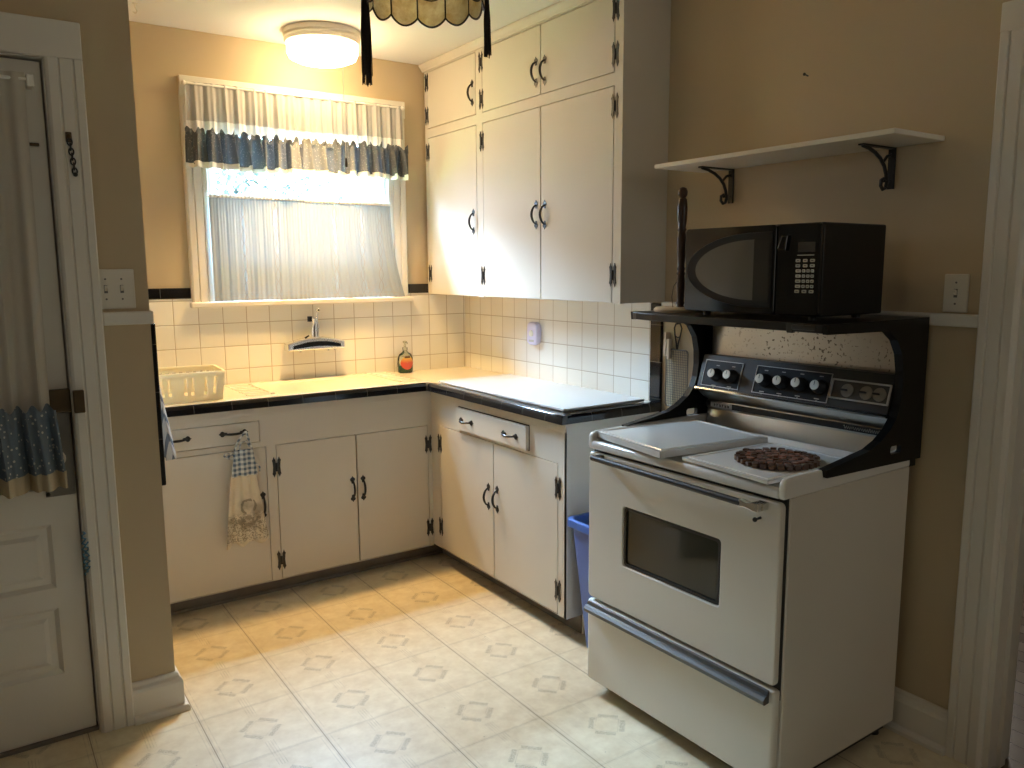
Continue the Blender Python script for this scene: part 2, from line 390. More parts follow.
LY0, LY1, LZ0, LZ1 = -3.15, -2.50, 1.15, 1.95             # extent of the added side fill lamp; the wall has no opening
struct(MB().box(-3.9, -3.8, -5.7, .15, -.06, CEIL).build('wall_side', 'dark_wall'))
struct(MB().box(-3.9, 3.2, -5.8, -5.7, -.06, CEIL).build('wall_front', 'dark_wall'))
# hall beyond the doorway
struct(MB().box(0, 3.2, -5.7, .0, -.06, -.004).build('floor_hall', 'far_wood'))
struct(MB().box(3.1, 3.2, -5.7, .0, 0, CEIL).box(.12, 3.1, -.1, 0, 0, CEIL).build('wall_hall', 'tan_wall'))
struct(MB().prism([(-.02, 0), (-.012, .006), (.03, .006), (.045, 0)], 'y', DY1, DY0).build('trim_threshold', 'chrome'))

# wall tile, black border (parts of the walls they are set on)
MB().box(PX, WX0-.1, -.008, 0, .86, 1.318).box(WX0-.1, WX1+.11, -.008, 0, .86, 1.277).box(WX1+.11, 0, -.008, 0, .86, 1.318).build('tile_panel', 'tile_back', wb)
MB().box(PX, -1.468, -.012, 0, 1.318, 1.367).box(-.358, -.2, -.012, 0, 1.318, 1.367).build('black_border', 'btx', wb, bevel=.004)
MB().box(-.008, 0, -1.492, -.008, .86, 1.312).build('tile_panel', 'tile_right', wr)
MB().box(-.014, 0, -1.556, -1.492, .86, 1.304).build('black_border', 'btz', wr, bevel=.004)
wl = bpy.data.objects['wall_left']
MB().box(PX, PX+.017, -1.09, -.008, .10, 1.318).build('tile_panel', 'tile_right', wl)
MB().box(PX, PX+.017, -1.180, -1.09, .76, 1.283).build('black_border', 'btz', wl, bevel=.004)

# baseboards, rails
def bb_prof(h=.132): return [(0, 0), (.034, 0), (.034, .012), (.030, .020), (.020, .024), (.020, h-.032), (.017, h-.022), (.010, h-.014), (.008, h-.004), (.004, h), (0, h)]
struct(MB().prism([(-a, b) for a, b in bb_prof()], 'y', DY0+.095, -1.58).build('baseboard_right', 'white_paint', smooth=False))
m = MB()
m.prism([(PY-a, b) for a, b in bb_prof()], 'x', -1.990, PX)
m.prism([(PX+a, b) for a, b in bb_prof()], 'y', PY, -.50)
pr = bb_prof()
A = [m.v((PX, PY-a, b)) for a, b in pr]; C_ = [m.v((PX+a, PY-a, b)) for a, b in pr]; D_ = [m.v((PX+a, PY, b)) for a, b in pr]
for i in range(len(pr)-1):
    m.f([A[i], A[i+1], C_[i+1], C_[i]]); m.f([C_[i], C_[i+1], D_[i+1], D_[i]])
struct(m.build('baseboard_left', 'white_paint'))
struct(MB().box(-.018, 0, DY0+.095, -1.556, 1.276, 1.312).build('trim_right', 'white_paint', bevel=.005))
struct(MB().box(-1.990, PX+.008, PY-.020, PY, 1.284, 1.324).box(PX, PX+.008, PY, -1.09, 1.284, 1.324).build('trim_left', 'white_paint', bevel=.005))

# ------------------------------------------------------------------ casing profile: fluted board (along, out)
def casing_prof(w):
    return [(0, 0), (0, .020), (.004, .024), (w*.22, .024), (w*.25, .018), (w*.28, .018), (w*.31, .022), (w*.60, .022), (w*.63, .017), (w*.66, .017), (w*.69, .022), (w-.010, .022), (w-.004, .018), (w, .012), (w, 0)]
# doorway on the right: casing + jamb
d2 = MB()
d2.prism([(-b, DY0+.098-a) for a, b in casing_prof(.098)], 'z', 0, DZ)
d2.prism([(-b, DY1-.098+a) for a, b in casing_prof(.098)], 'z', 0, DZ)
d2 = struct(d2.build('door_2', 'white_paint'))
MB().box(-.024, 0, DY1-.098, DY0+.098, DZ, DZ+.075).build('head_casing', 'white_paint', d2, bevel=.003)
MB().box(-.004, .125, DY0-.016, DY0+.001, 0, DZ).box(-.004, .125, DY1-.001, DY1+.016, 0, DZ).box(-.004, .125, DY1, DY0, DZ-.016, DZ+.001).box(.045, .075, DY0-.028, DY0-.015, 0, DZ-.016).build('jamb', 'white_paint', d2)
MB().prism([(.12+b, DY0+.098-a) for a, b in casing_prof(.098)], 'z', 0, DZ+.075).build('hall_casing', 'white_paint', d2)

# entry door on the left
d1 = struct(MB().prism([(DX1+.098-a, PY-b) for a, b in casing_prof(.098)], 'z', 0, DZL).prism([(DX0-.098+a, PY-b) for a, b in casing_prof(.098)], 'z', 0, DZL).build('door_1', 'white_paint'))
MB().box(DX0-.098, DX1+.098, PY-.024, PY, DZL, DZL+.102).build('head_casing', 'white_paint', d1, bevel=.003)
MB().box(DX1-.002, DX1+.012, PY, PY+.12, 0, DZL).box(DX0-.012, DX0+.002, PY, PY+.12, 0, DZL).box(DX0, DX1, PY, PY+.12, DZL-.002, DZL+.012).build('jamb', 'white_paint', d1)
FY = PY+.022                                                # door face
dl, dr = DX0+.004, DX1-.007; sl, sr = dl+.085, dr-.075
m = MB()
for x0, x1, z0, z1 in ((dl, sl, .012, 2.034), (sr, dr, .012, 2.034), (sl, sr, .012, .213), (sl, sr, .426, .49), (sl, sr, .69, .80), (sl, sr, 1.93, 2.034)): m.box(x0, x1, FY, FY+.036, z0, z1)
m.build('door_leaf', 'white_paint', d1, label='white painted door leaf')
for z0, z1 in ((.213, .426), (.49, .69)):
    m = MB().box(sl, sr, FY+.020, FY+.030, z0, z1)
    pts = [(sl, sr, z0, z1, FY+.001), (sl+.012, sr-.012, z0+.012, z1-.012, FY+.012), (sl+.030, sr-.030, z0+.030, z1-.030, FY+.012), (sl+.042, sr-.042, z0+.042, z1-.042, FY+.005)]
    rings = [[m.v(p) for p in ((a, y, c), (b, y, c), (b, y, d), (a, y, d))] for a, b, c, d, y in pts]
    for r0, r1 in zip(rings, rings[1:]):
        for i in range(4): m.f([r0[i], r0[(i+1) % 4], r1[(i+1) % 4], r1[i]])
    m.f(rings[-1]); m.build('door_panel', 'white_paint', d1)
MB().box(sl, sr, FY+.016, FY+.020, .80, 1.93).build('pane', 'pane', d1)
MB().box(sr-.006, dr-.001, FY-.004, FY, .775, 1.028).build('lock_plate', 'taupe_plate', d1, bevel=.002, label='taupe metal lock plate')
kb = MB(); kb.lathe([(.010, 0), (.011, -.010), (.022, -.016), (.027, -.026), (.024, -.036), (.010, -.041)], (sr+.026, FY-.004, .895), 20, 'y').build('door_knob', 'plate_plastic', d1, smooth=True, label='pale round door knob')
MB().lathe([(.006, 0), (.006, -.006), (.003, -.008)], (sr-.0, FY-.004, .785), 12, 'y').build('keyhole', 'iron', d1)
MB().box(sr-.01, dr+.004, FY-.024, FY, 1.032, 1.100).box(dr+.008, DX1+.03, PY-.040, PY-.018, 1.030, 1.098).build('rim_latch', 'brass', d1, bevel=.003, label='dark brass rim latch and keeper')
MB().box(dr-.048, dr-.018, FY-.008, FY, 1.800, 1.809).build('chain_slot', 'brass', d1, bevel=.002)
# sill strip coloured dark for the shaded gap below the leaf
MB().box(DX0, DX1, PY+.01, PY+.10, 0, .010).build('sill', 'toe', d1)
# security chain on the casing
ch = thing('door_chain', 'dark metal security chain hanging on the casing of the entry door', 'door chain', (-2.040, PY-.024, 1.735))
MB().box(-2.050, -2.034, PY-.030, PY-.022, 1.812, 1.840).ball((-2.042, PY-.033, 1.828), .007).build('mount', 'brass', ch, bevel=.002)
m = MB()
for k in range(7):
    z = 1.812-.0135*k; x = -2.041+.0012*k; a = (k % 2)*PI/2
    pts = [(x+.0062*math.cos(t)*math.cos(a), PY-.031+.0062*math.cos(t)*math.sin(a), z+.0100*math.sin(t)) for t in [2*PI*i/12 for i in range(12)]]
    m.tube(pts, .0022, 6, True)
m.ball((-2.033, PY-.031, 1.722), .0065).build('links', 'iron', ch, smooth=True)
# blue thread tied on the jamb
m = MB(); pts = [(DX1-.003+.006*math.sin(i*1.9), PY-.026-.003*math.cos(i*2.3), .665-.006*i) for i in range(24)]
m.tube(pts, .003, 6); m.tube([(p[0]+.006, p[1]-.002, p[2]-.01) for p in pts[4:20]], .0025, 6)
tag(m.build('cord', 'blue_thread', None, smooth=True), 'frayed blue cord caught beside the edge of the entry door', 'cord')

# ================================================================== KITCHEN WINDOW
w1 = MB()
cw = .100
w1.prism([(WX0-a, -b) for a, b in casing_prof(cw)], 'z', WZ0, WZ1).prism([(WX1+a, -b) for a, b in casing_prof(.108)], 'z', WZ0, WZ1)
w1 = struct(w1.build('window_1', 'white_paint'))
MB().box(WX0-cw, WX1+.108, -.026, 0, WZ1, WZ1+.085).build('head_casing', 'white_paint', w1, bevel=.003)
MB().box(WX0-.110, WX1+.125, -.045, .03, 1.276, 1.301).build('sill', 'white_paint', w1, bevel=.005)
MB().box(WX0-.002, WX0+.014, 0, .15, WZ0, WZ1).box(WX1-.014, WX1+.002, 0, .15, WZ0, WZ1).box(WX0, WX1, 0, .15, WZ1-.014, WZ1+.002).box(WX0, WX1, .02, .15, WZ0-.002, WZ0+.012).build('jamb', 'white_paint', w1)
def sash(y, z0, z1, name):
    s = MB(); a, b = WX0+.014, WX1-.014
    s.box(a, a+.045, y, y+.03, z0, z1).box(b-.045, b, y, y+.03, z0, z1).box(a, b, y, y+.03, z0, z0+.045).box(a, b, y, y+.03, z1-.040, z1)
    o = s.build(name, 'white_paint', w1, bevel=.003)
    MB().box(a+.04, b-.04, y+.012, y+.016, z0+.04, z1-.035).build('pane', 'pane', o)
sash(.045, WZ0+.012, 1.525, 'lower_sash'); sash(.085, 1.48, WZ1-.014, 'upper_sash')
MB().box(WX0+.014, WX1-.014, .117, .130, 1.456, 1.523).build('screen_bar', 'pale_wood', w1, bevel=.002)

# ------------------------------------------------------------------ curtains on the window
def pleat(u, n, ph=0): return math.sin(2*PI*n*u+ph)+.55*math.sin(2*PI*n*2.37*u+1.3+ph)+.3*math.sin(2*PI*n*.53*u+ph*2)
val = thing('window_valance', 'white sheer valance with a gathered blue grey floral ruffle over the kitchen window', 'valance', (-.92, -.05, 2.265))
VX0, VX1 = -1.450, -.392
MB().grid(lambda u, v: (VX0+(VX1-VX0)*u, -.052+.0085*pleat(u, 17)*(.45+.55*v), 2.268-.164*v+.004*math.sin(9*u)), 240, 10).build('sheer_panel', 'sheer_top', val, smooth=True, recalc=False)
MB().grid(lambda u, v: (VX0+(VX1-VX0)*u, -.052+.0085*pleat(u, 17), 2.104-.052*v+.004*math.sin(9*u)), 240, 4).build('sheer_band', 'sheer_low', val, smooth=True, recalc=False)
MB().tube([(VX0-.004, -.052, 2.262), (VX1+.004, -.052, 2.262)], .0055, 10).build('rod', 'white_plastic', val, smooth=True)
for x in (VX0-.004, VX1+.004): MB().ball((x, -.052, 2.262), .011).tube([(x, -.052, 2.262), (x, -.026, 2.262)], .004, 8).build('rod_end', 'white_plastic', val, smooth=True)
def ruf(u, v):
    x = VX0-.012+(VX1-VX0+.032)*u; n = 15
    gather = 1-.55*math.exp(-((v-.13)/.06)**2)
    q = pleat(u, n, .7); q = math.copysign(abs(q)**.7, q)
    y = -.078+(.024*q+.007*math.sin(2*PI*37*u))*gather*(.55+.6*v)
    z = 2.060+.010*math.sin(2*PI*n*1.5*u)*(1-v)+.006*math.sin(2*PI*n*3.3*u)*(1-v)-.150*v+.005*math.sin(7*u+2)
    return (x+.010*math.sin(2*PI*n*1.2*u)*(.3+v), y, z)
MB().grid(ruf, 420, 14).build('ruffle', 'ruffle', val, smooth=True, recalc=False, label='blue grey floral ruffle')
def lace(u, v):
    p = ruf(u, 1); return (p[0], p[1]-.001, p[2]+.012-.024*v-.003*abs(math.sin(2*PI*60*u))*v)
MB().grid(lace, 420, 3).build('lace_edge', 'lace_edge', val, smooth=True, recalc=False)
def cafe(x0, x1, ztop, n, ph, label, xb0, xb1):
    c = thing('cafe_curtain', label, 'curtain', ((x0+x1)/2, -.036, 1.302), 0, 'sheer cafe curtains on the kitchen window')
    def fn(u, v):
        xt = x0+(x1-x0)*u; xb = xb0+(xb1-xb0)*u
        x = xt+(xb-xt)*v*v
        return (x, -.036+.0022*pleat(u, n, ph)*(.55+.5*v)+.0015*math.sin(2*PI*n*4*u)*(1-v), ztop-(ztop-1.3025)*v+.001*abs(math.sin(2*PI*14*u))*v)
    MB().grid(fn, 150, 24).build('sheer_panel', 'cafe', c, smooth=True, recalc=False)
    MB().grid(lambda u, v: (x0+(x1-x0)*u, -.038-.004*math.sin(PI*v)+.002*math.sin(2*PI*26*u), ztop-.004+.016*v), 150, 3).build('heading', 'lace_edge', c, smooth=True, recalc=False)
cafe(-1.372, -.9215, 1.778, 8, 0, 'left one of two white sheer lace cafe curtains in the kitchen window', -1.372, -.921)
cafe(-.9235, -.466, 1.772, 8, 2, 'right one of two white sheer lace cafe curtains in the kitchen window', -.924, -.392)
tag(MB().tube([(WX0-.012, -.036, 1.780), (WX1+.012, -.036, 1.774)], .004, 8).build('curtain_rod', 'white_plastic', None, smooth=True), 'thin white rod carrying the two lace cafe curtains', 'curtain rod')
# objects standing on the sill behind the lace
for x, w, h, lab, mt, dy in ((-1.035, .052, .030, 'small brownish dish on the window sill, leftmost behind the lace curtain', 'terracotta', 0), (-.965, .050, .034, 'small brownish dish on the window sill beside the dark blue one', 'terracotta', 0), (-.905, .040, .046, 'dark blue grey dish standing on the window sill above the tap', 'blue_glass', 0), (-.69, .06, .034, 'low brownish dish on the window sill behind the right curtain', 'terracotta', 0)):
    o = MB(); wall = [(.55*w, 0), (.62*w, .002), (.95*w, h*.8), (w, h), (.93*w, h), (.86*w, h*.75), (.5*w, .006), (.001, .005)]
    o.lathe([(r*.62, z) for r, z in wall], (x, .006+dy, 1.3012), 20); 
    tag(o.build('dish', mt, None, smooth=True), lab, 'dish', 'dishes on the window sill')

# ================================================================== CABINET HARDWARE
def hinge(face, u, v, parent):
    m = MB(face @ Matrix.Translation((u, v, 0)))
    for s in (-1, 1):
        leaf = [(.0045*s, -.025), (.0185*s, -.025), (.0195*s, -.031), (.0155*s, -.036), (.0118*s, -.046), (.0080*s, -.036), (.0045*s, -.031)]
        top = [(a, -b) for a, b in leaf][::-1]
        m.prism(leaf, 'z', .0, .0028); m.prism(top, 'z', .0, .0028)
        m.prism([(.0045*s, -.025), (.0175*s, -.025), (.0155*s, 0), (.0175*s, .025), (.0045*s, .025)], 'z', .0, .0028)
    m.tube([(0, -.019, .003), (0, .019, .003)], .0048, 10); m.box(-.006, .006, -.017, .017, 0, .003)
    return m.build('hinge', 'iron', parent)
def pull(face, u, v, parent, horiz=False, L=.062):
    X = face @ Matrix.Translation((u, v, 0))
    if horiz: X = X @ Matrix.Rotation(PI/2, 4, 'Z')
    m = MB(X)
    for s in (-1, 1):
        b = L*.62*s; t = L*s
        m.prism([(-.005, b-.012*s), (.005, b-.012*s), (.0065, b-.002*s), (.0125, b+.006*s), (.0105, b+.013*s), (.0035, t-.006*s), (0, t), (-.0035, t-.006*s), (-.0105, b+.013*s), (-.0125, b+.006*s), (-.0065, b-.002*s)], 'z', 0, .0035)
    n = 12; P = []
    for i in range(n+1):
        k = i/n; P.append((0, (-1+2*k)*L*.66, .003+.024*math.sin(PI*k)**.6))
    m.tube(P, [.0036+.0019*math.sin(PI*i/n) for i in range(n+1)], 10)
    return m.build('pull', 'iron', parent, smooth=True, angle=35)
def face_frame(X, U0, U1, V0, V1, opens, depth, name, mat, parent):
    us = sorted({U0, U1, *[o[0] for o in opens], *[o[1] for o in opens]}); vs = sorted({V0, V1, *[o[2] for o in opens], *[o[3] for o in opens]})
    m = MB(X)
    for a, b in zip(us, us[1:]):
        for c, d in zip(vs, vs[1:]):
            cu, cv = (a+b)/2, (c+d)/2
            if not any(o[0] < cu < o[1] and o[2] < cv < o[3] for o in opens): m.box(a, b, c, d, -depth, 0)
    bmesh.ops.remove_doubles(m.bm, verts=m.bm.verts, dist=1e-5)
    seen = {}
    for f in list(m.bm.faces):
        k = tuple(sorted(v.index for v in f.verts)) if False else tuple(sorted(tuple(round(c, 4) for c in v.co) for v in f.verts))
        seen.setdefault(k, []).append(f)
    dup = [f for L in seen.values() if len(L) > 1 for f in L]
    bmesh.ops.delete(m.bm, geom=dup, context='FACES')
    return m.build(name, mat, parent)
G = .0028
def slab(X, o, parent, name='door', proud=.001, thick=.016, bev=.0015):
    return MB(X).box(o[0]+G, o[1]-G, o[2]+G, o[3]-G, -thick, proud).build(name, 'cab_paint', parent, bevel=bev)

# ------------------------------------------------------------------ sink base cabinet (back run)
XB = frame((0, -.48, 0), (1, 0, 0)); XR = frame((-.49, 0, 0), (0, -1, 0)); XU = frame((-.24, 0, 0), (0, -1, 0))
sb = thing('base_cabinet', 'cream base cabinet under the sink, below the kitchen window', 'cabinet', (-1.2, -.24, 0))
MB().box(PX+.036, -.494, -.466, -.009, .085, .86).build('carcass', 'gap_shade', sb)
ops = [(-1.82, -1.327, .713, .807), (-1.82, -1.303, .080, .690), (-1.261, -.887, .080, .692), (-.887, -.511, .080, .692)]
face_frame(XB, PX+.036, -.49, .078, .862, ops, .014, 'face_frame', 'cab_paint', sb)
dw = slab(XB, ops[0], sb, 'drawer'); d_l = slab(XB, ops[1], sb); d_a = slab(XB, ops[2], sb); d_b = slab(XB, ops[3], sb)
MB(XB).box(PX+.036, -.498, .832, .8655, 0, .007).build('top_rail', 'cab_paint', sb, bevel=.002)
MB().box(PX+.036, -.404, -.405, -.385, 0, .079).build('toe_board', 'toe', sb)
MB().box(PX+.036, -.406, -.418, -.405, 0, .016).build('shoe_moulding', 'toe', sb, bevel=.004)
for u, v in ((-1.261, .593), (-1.259, .168), (-.511, .598), (-.510, .176)): hinge(XB, u, v, sb)
pull(XB, -1.667, .763, dw, True); pull(XB, -1.437, .765, dw, True)
pull(XB, -1.327, .433, d_l); pull(XB, -.911, .436, d_a); pull(XB, -.859, .434, d_b)

# ------------------------------------------------------------------ right base cabinet
rb = thing('base_cabinet', 'cream base cabinet on the right wall, next to the blue bin', 'cabinet', (-.25, -1.05, 0))
MB().box(-.476, -.009, -1.536, -.50, .095, .86).build('carcass', 'gap_shade', rb)
ops = [(.562, 1.036, .088, .702), (1.036, 1.497, .088, .702)]
face_frame(XR, .48, 1.550, .086, .862, ops, .014, 'face_frame', 'cab_paint', rb)
MB().prism([(-.49, .086), (-.40, .086), (-.40, 0), (-.009, 0), (-.009, .862), (-.49, .862)], 'y', -1.551, -1.5365).build('side_panel', 'cab_paint', rb)
d_l = slab(XR, ops[0], rb); d_r = slab(XR, ops[1], rb)
MB(XR).box(.744, 1.307, .714, .822, -.001, .0006).build('drawer_gap_shade', 'gap_shade', rb)  # thin dark plate painted in as the shade round the drawer front
dw = MB(XR).box(.747, 1.304, .717, .817, .0007, .016).build('drawer', 'cab_paint', rb, bevel=.002)
MB(XR).box(.488, 1.553, .830, .8655, 0, .007).build('top_rail', 'cab_paint', rb, bevel=.002)
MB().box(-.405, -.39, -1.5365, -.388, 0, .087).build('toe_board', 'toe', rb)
for u, v in ((.562, .613), (.560, .197), (1.497, .603), (1.497, .188)): hinge(XR, u, v, rb)
XD = frame((-.506, 0, 0), (0, -1, 0))
pull(XD, .838, .765, dw, True); pull(XD, 1.187, .763, dw, True)
pull(XR, .996, .452, d_l); pull(XR, 1.066, .455, d_r)

# ------------------------------------------------------------------ upper cabinet
uc = thing('upper_cabinet', 'tall cream wall cabinet with six doors and black pulls, up to the ceiling', 'cabinet', (-.12, -.78, 1.312))
MB().box(-.226, -.001, -1.545, -.009, 1.330, CEIL-.002).build('carcass', 'gap_shade', uc)
ops = [(.042, .525, 2.172, 2.457), (.580, 1.044, 2.172, 2.457), (1.044, 1.513, 2.172, 2.457), (.042, .525, 1.3095, 2.126), (.580, 1.044, 1.3095, 2.126), (1.044, 1.513, 1.3095, 2.126)]
face_frame(XU, .013, 1.560, 1.310, CEIL-.001, ops, .014, 'face_frame', 'cab_paint', uc)
MB().box(-.2262, -.001, -1.560, -1.5452, 1.310, CEIL-.001).build('side_panel', 'cab_paint', uc)
MB().box(-.2262, -.015, -1.5452, -.013, 1.3135, 1.3295).build('bottom_panel', 'cab_paint', uc)
MB().prism([(-.241, 2.462), (-.247, 2.464), (-.252, 2.474), (-.262, 2.486), (-.266, 2.492), (-.266, CEIL-.001), (-.241, CEIL-.001)], 'y', -1.560, -.003).build('crown', 'cab_paint', uc)
D = [slab(XU, o, uc) for o in ops]
for u, v in ((.040, 2.407), (.038, 2.240), (.572, 2.401), (.574, 2.234), (1.517, 2.398), (1.517, 2.236), (1.517, 2.050), (1.516, 1.419), (.575, 2.043), (.575, 1.413), (.041, 2.054), (.043, 1.422)): hinge(XU, u, v, uc)
for d, u, v in ((0, .494, 2.276), (1, 1.012, 2.270), (2, 1.074, 2.266), (3, .491, 1.673), (4, 1.012, 1.677), (5, 1.074, 1.674)): pull(XU, u, v, D[d])

# ================================================================== COUNTERTOP, SINK, BOARDS
ct = thing('countertop', 'cream L shaped countertop edged with glossy black tile', 'countertop', (-.3, -.8, .90))
YF, XF, YE = -.512, -.527, -1.567
MB().prism([(PX+.036, -.009), (PX+.036, YF+.03), (XF+.03, YF+.03), (XF+.03, YE+.03), (-.009, YE+.03), (-.009, -.009)], 'z', .866, .8985).build('deck', 'counter_white', ct)
ED = [(0, 0), (.002, .024), (.008, .0345), (.016, .0375), (.046, .0360), (.046, .030), (.0275, .030), (.0275, 0)]
Z0 = .866
MB().prism([(YF+a, Z0+b) for a, b in ED], 'x', PX+.036, XF+.0).build('black_edge', 'btx', ct, bevel=.0015)
MB().prism([(XF+a, Z0+b) for a, b in ED], 'y', YE, YF+.003).build('black_edge', 'bty', ct, bevel=.0015)
MB().prism([(YE+a, Z0+b) for a, b in ED], 'x', XF+.002, -.0145).build('black_edge', 'btx', ct, bevel=.0015)
# enamel drainboard sink dropped in the counter
sk = thing('sink', 'white enamel sink with ridged drainboards under the window', 'sink', (-1.15, -.25, .899))
SX0, SX1, BX0, BX1, SY0, SY1 = PX+.037, -.50, -1.235, -.640, -.502, -.012
m = MB()
def deckz(x): return .906
m.box(SX0, SX1, SY0+.05, SY0+.06, .8987, .905); m.box(SX0, BX0, SY0, SY1, .9042, .9085).box(BX1, SX1, SY0, SY1, .9042, .9085).box(BX0, BX1, SY0, SY0+.066, .9042, .9085).box(BX0, BX1, SY1-.045, SY1, .9042, .9085)
m.build('rim', 'sink_enamel', sk, bevel=.004)
m = MB()
r0 = [(BX0, SY0+.066), (BX1, SY0+.066), (BX1, SY1-.045), (BX0, SY1-.045)]
P = []
for dz, ins in ((.9080, 0), (.8995, .010), (.8990, .0102)): P.append([m.v((x+(ins if x == BX0 else -ins), y+(ins if y < -.2 else -ins), dz)) for x, y in r0])
for a, b in zip(P, P[1:]):
    for i in range(4): m.f([a[i], a[(i+1) % 4], b[(i+1) % 4], b[i]])
m.f(P[-1]); m.build('basin', 'sink_enamel', sk)
def ridges(x0, x1):
    for k in range(7):
        y = SY0+.09+k*.055
        MB().tube([(x0, y, .9085), (x1, y, .9085)], [.0042, .0042], 8).build('drain_ridge', 'sink_enamel', sk, smooth=True)
ridges(BX0-.12, BX0-.012); ridges(BX1+.012, BX1+.10)
for x in (BX0-.010, BX1+.010): MB().tube([(x, SY0+.066, .908), (x, SY1-.05, .908)], .008, 10).build('lip', 'sink_enamel', sk, smooth=True)
# two white boards lying on the right run
tag(MB().prism([(-.470, -.995), (-.470, -.520), (-.050, -.515), (-.050, -.995)], 'z', .9045, .9125).build('counter_board', 'white_boards', None, bevel=.003), 'thin white board on the counter in the corner, beside the sink', 'counter board', 'white boards covering the counter')
tag(MB().prism(rrect(-.474, -.055, -1.517, -1.000, .012), 'z', .9045, .9150).build('counter_board', 'white_boards', None, bevel=.003), 'thin white board at the counter end nearest the stove', 'counter board', 'white boards covering the counter')

# faucet on the tiled wall
fa = thing('faucet', 'chrome wall mounted faucet with upturned spout on the tile below the window', 'faucet', (-.90, -.008, 1.055))
top = [(-1.040, 1.088), (-1.00, 1.102), (-.95, 1.113), (-.90, 1.117), (-.85, 1.113), (-.80, 1.102), (-.765, 1.090)]
MB().prism([(-1.050, 1.052)]+[(-1.050, 1.090)]+top[1:-1]+[(-.757, 1.092), (-.757, 1.054)], 'y', -.078, -.009).build('body', 'soft_chrome', fa, bevel=.006)
MB().prism([(-1.025, 1.062), (-1.023, 1.078), (-.95, 1.093), (-.90, 1.096), (-.85, 1.093), (-.782, 1.079), (-.780, 1.063), (-.85, 1.070), (-.90, 1.072), (-.95, 1.070)], 'y', -.081, -.0775).build('inset', 'black_gloss', fa)
MB().tube([(-.905, -.045, 1.105), (-.905, -.045, 1.150), (-.900, -.047, 1.185), (-.912, -.052, 1.205), (-.928, -.058, 1.207)], [.017, .0155, .014, .012, .012], 14).build('spout', 'chrome', fa, smooth=True)
MB().cyl((-.928, -.058, 1.193), (-.928, -.058, 1.219), .0125).build('aerator', 'black_gloss', fa, smooth=True)
MB().tube([(-.890, -.050, 1.115), (-.887, -.052, 1.160), (-.893, -.056, 1.200), (-.888, -.060, 1.240)], [.009, .008, .005, .005], 12).ball((-.888, -.062, 1.248), .0105).build('lever', 'chrome', fa, smooth=True)
MB().ball((-.888, -.0715, 1.248), .0045).build('cap', 'black_gloss', fa, smooth=True)
MB().tube([(-.955, -.05, 1.112), (-.935, -.055, 1.124)], .004, 8).build('diverter', 'black_gloss', fa, smooth=True)
for k, x in enumerate((-.985, -.842, -.805)): MB().cyl((x, -.06, 1.045), (x, -.06, 1.0525), .006).build('screw', 'chrome', fa)

# soap bottle
so = thing('soap_bottle', 'clear soap bottle with red and yellow label on the counter below the window', 'soap bottle', (-.414, -.060, .8987))
bc = (-.414, -.060)
prof = [(.001, .8990), (.036, .8990), (.042, .904), (.044, .945), (.043, .978), (.034, .998), (.016, 1.010), (.012, 1.018)]
MB().lathe(prof, (*bc, 0), 28, 'z', 1, .62).build('bottle', 'bottle', so, smooth=True)
gl = NT('green_soap'); M['green'] = gl.done(gl.bsdf((.012, .10, .045), .15))
MB().lathe([(.001, .9005), (.0335, .9005), (.0385, .906), (.0392, .938), (.001, .9385)], (*bc, 0), 28, 'z', 1, .60).build('liquid', 'green', so, smooth=True, label='dark green soap in the lower part')
def t_label():
    t = NT('red_yellow_label'); X, Y, Z = t.coord()
    f = t.ramp(Z, .055, .085); c = t.mix(f, (.62, .09, .06), (.80, .55, .12))
    band = t.m_('MULTIPLY', t.m_('LESS_THAN', t.m_('ABSOLUTE', t.m_('SUBTRACT', Z, .0855)), .005), t.m_('LESS_THAN', t.m_('ABSOLUTE', X), .017))
    return t.done(t.bsdf(t.mix(band, c, (.10, .05, .02)), .4))
M['label'] = t_label()
m = MB()
m.grid(lambda u, v: (bc[0]+(.001+.035*u)*math.cos(2*PI*v), bc[1]-.62*math.sqrt(max(.0443**2-((.001+.035*u)*math.cos(2*PI*v))**2, 0))-.0006,   .958+(.001+.035*u)*math.sin(2*PI*v)-.004), 6, 28)
m.build('label', 'label', so, smooth=True)
MB().lathe([(.013, 1.018), (.014, 1.034), (.006, 1.037), (.0045, 1.058), (.010, 1.060), (.011, 1.068), (.004, 1.070)], (*bc, 0), 18).tube([(bc[0], bc[1], 1.064), (bc[0]-.004, bc[1]-.030, 1.063), (bc[0]-.005, bc[1]-.036, 1.056)], .0045, 8).build('pump', 'bottle', so, smooth=True)

# plug-in air freshener on right wall tile
nl = thing('plug_in_light', 'small lavender white plug-in night light on the right wall tile', 'night light', (-.008, -.672, 1.07))
MB().prism([(-.650, 1.085)]+arc(-.678, 1.158, .028, 0, 90, 6)+arc(-.706, 1.158, .028, 90, 180, 6)+[(-.734, 1.085), (-.712, 1.072), (-.672, 1.072)], 'x', -.040, -.0082).build('body', 'lavender', nl, bevel=.009, seg=4, smooth=True)
MB().lathe([(.020, -.0425), (.018, -.047), (.010, -.049), (.001, -.0495)], (.002, -.692, 1.130), 20, 'x', .8, .8).build('lens', 'white_plastic', nl, smooth=True)
MB().box(-.0415, -.0395, -.712, -.672, 1.088, 1.098).build('vent', 'key_grey', nl)

t_ = NT('milky_white_plastic'); t_a = t_.bsdf((.86, .83, .70), .35); t_b = t_.n('ShaderNodeBsdfTranslucent'); t_b.inputs[0].default_value = (.92, .88, .72, 1); t_m = t_.n('ShaderNodeMixShader'); t_m.inputs[0].default_value = .5
t_.t.links.new(t_a, t_m.inputs[1]); t_.t.links.new(t_b.outputs[0], t_m.inputs[2]); M['milky'] = t_.done(t_m.outputs[0])
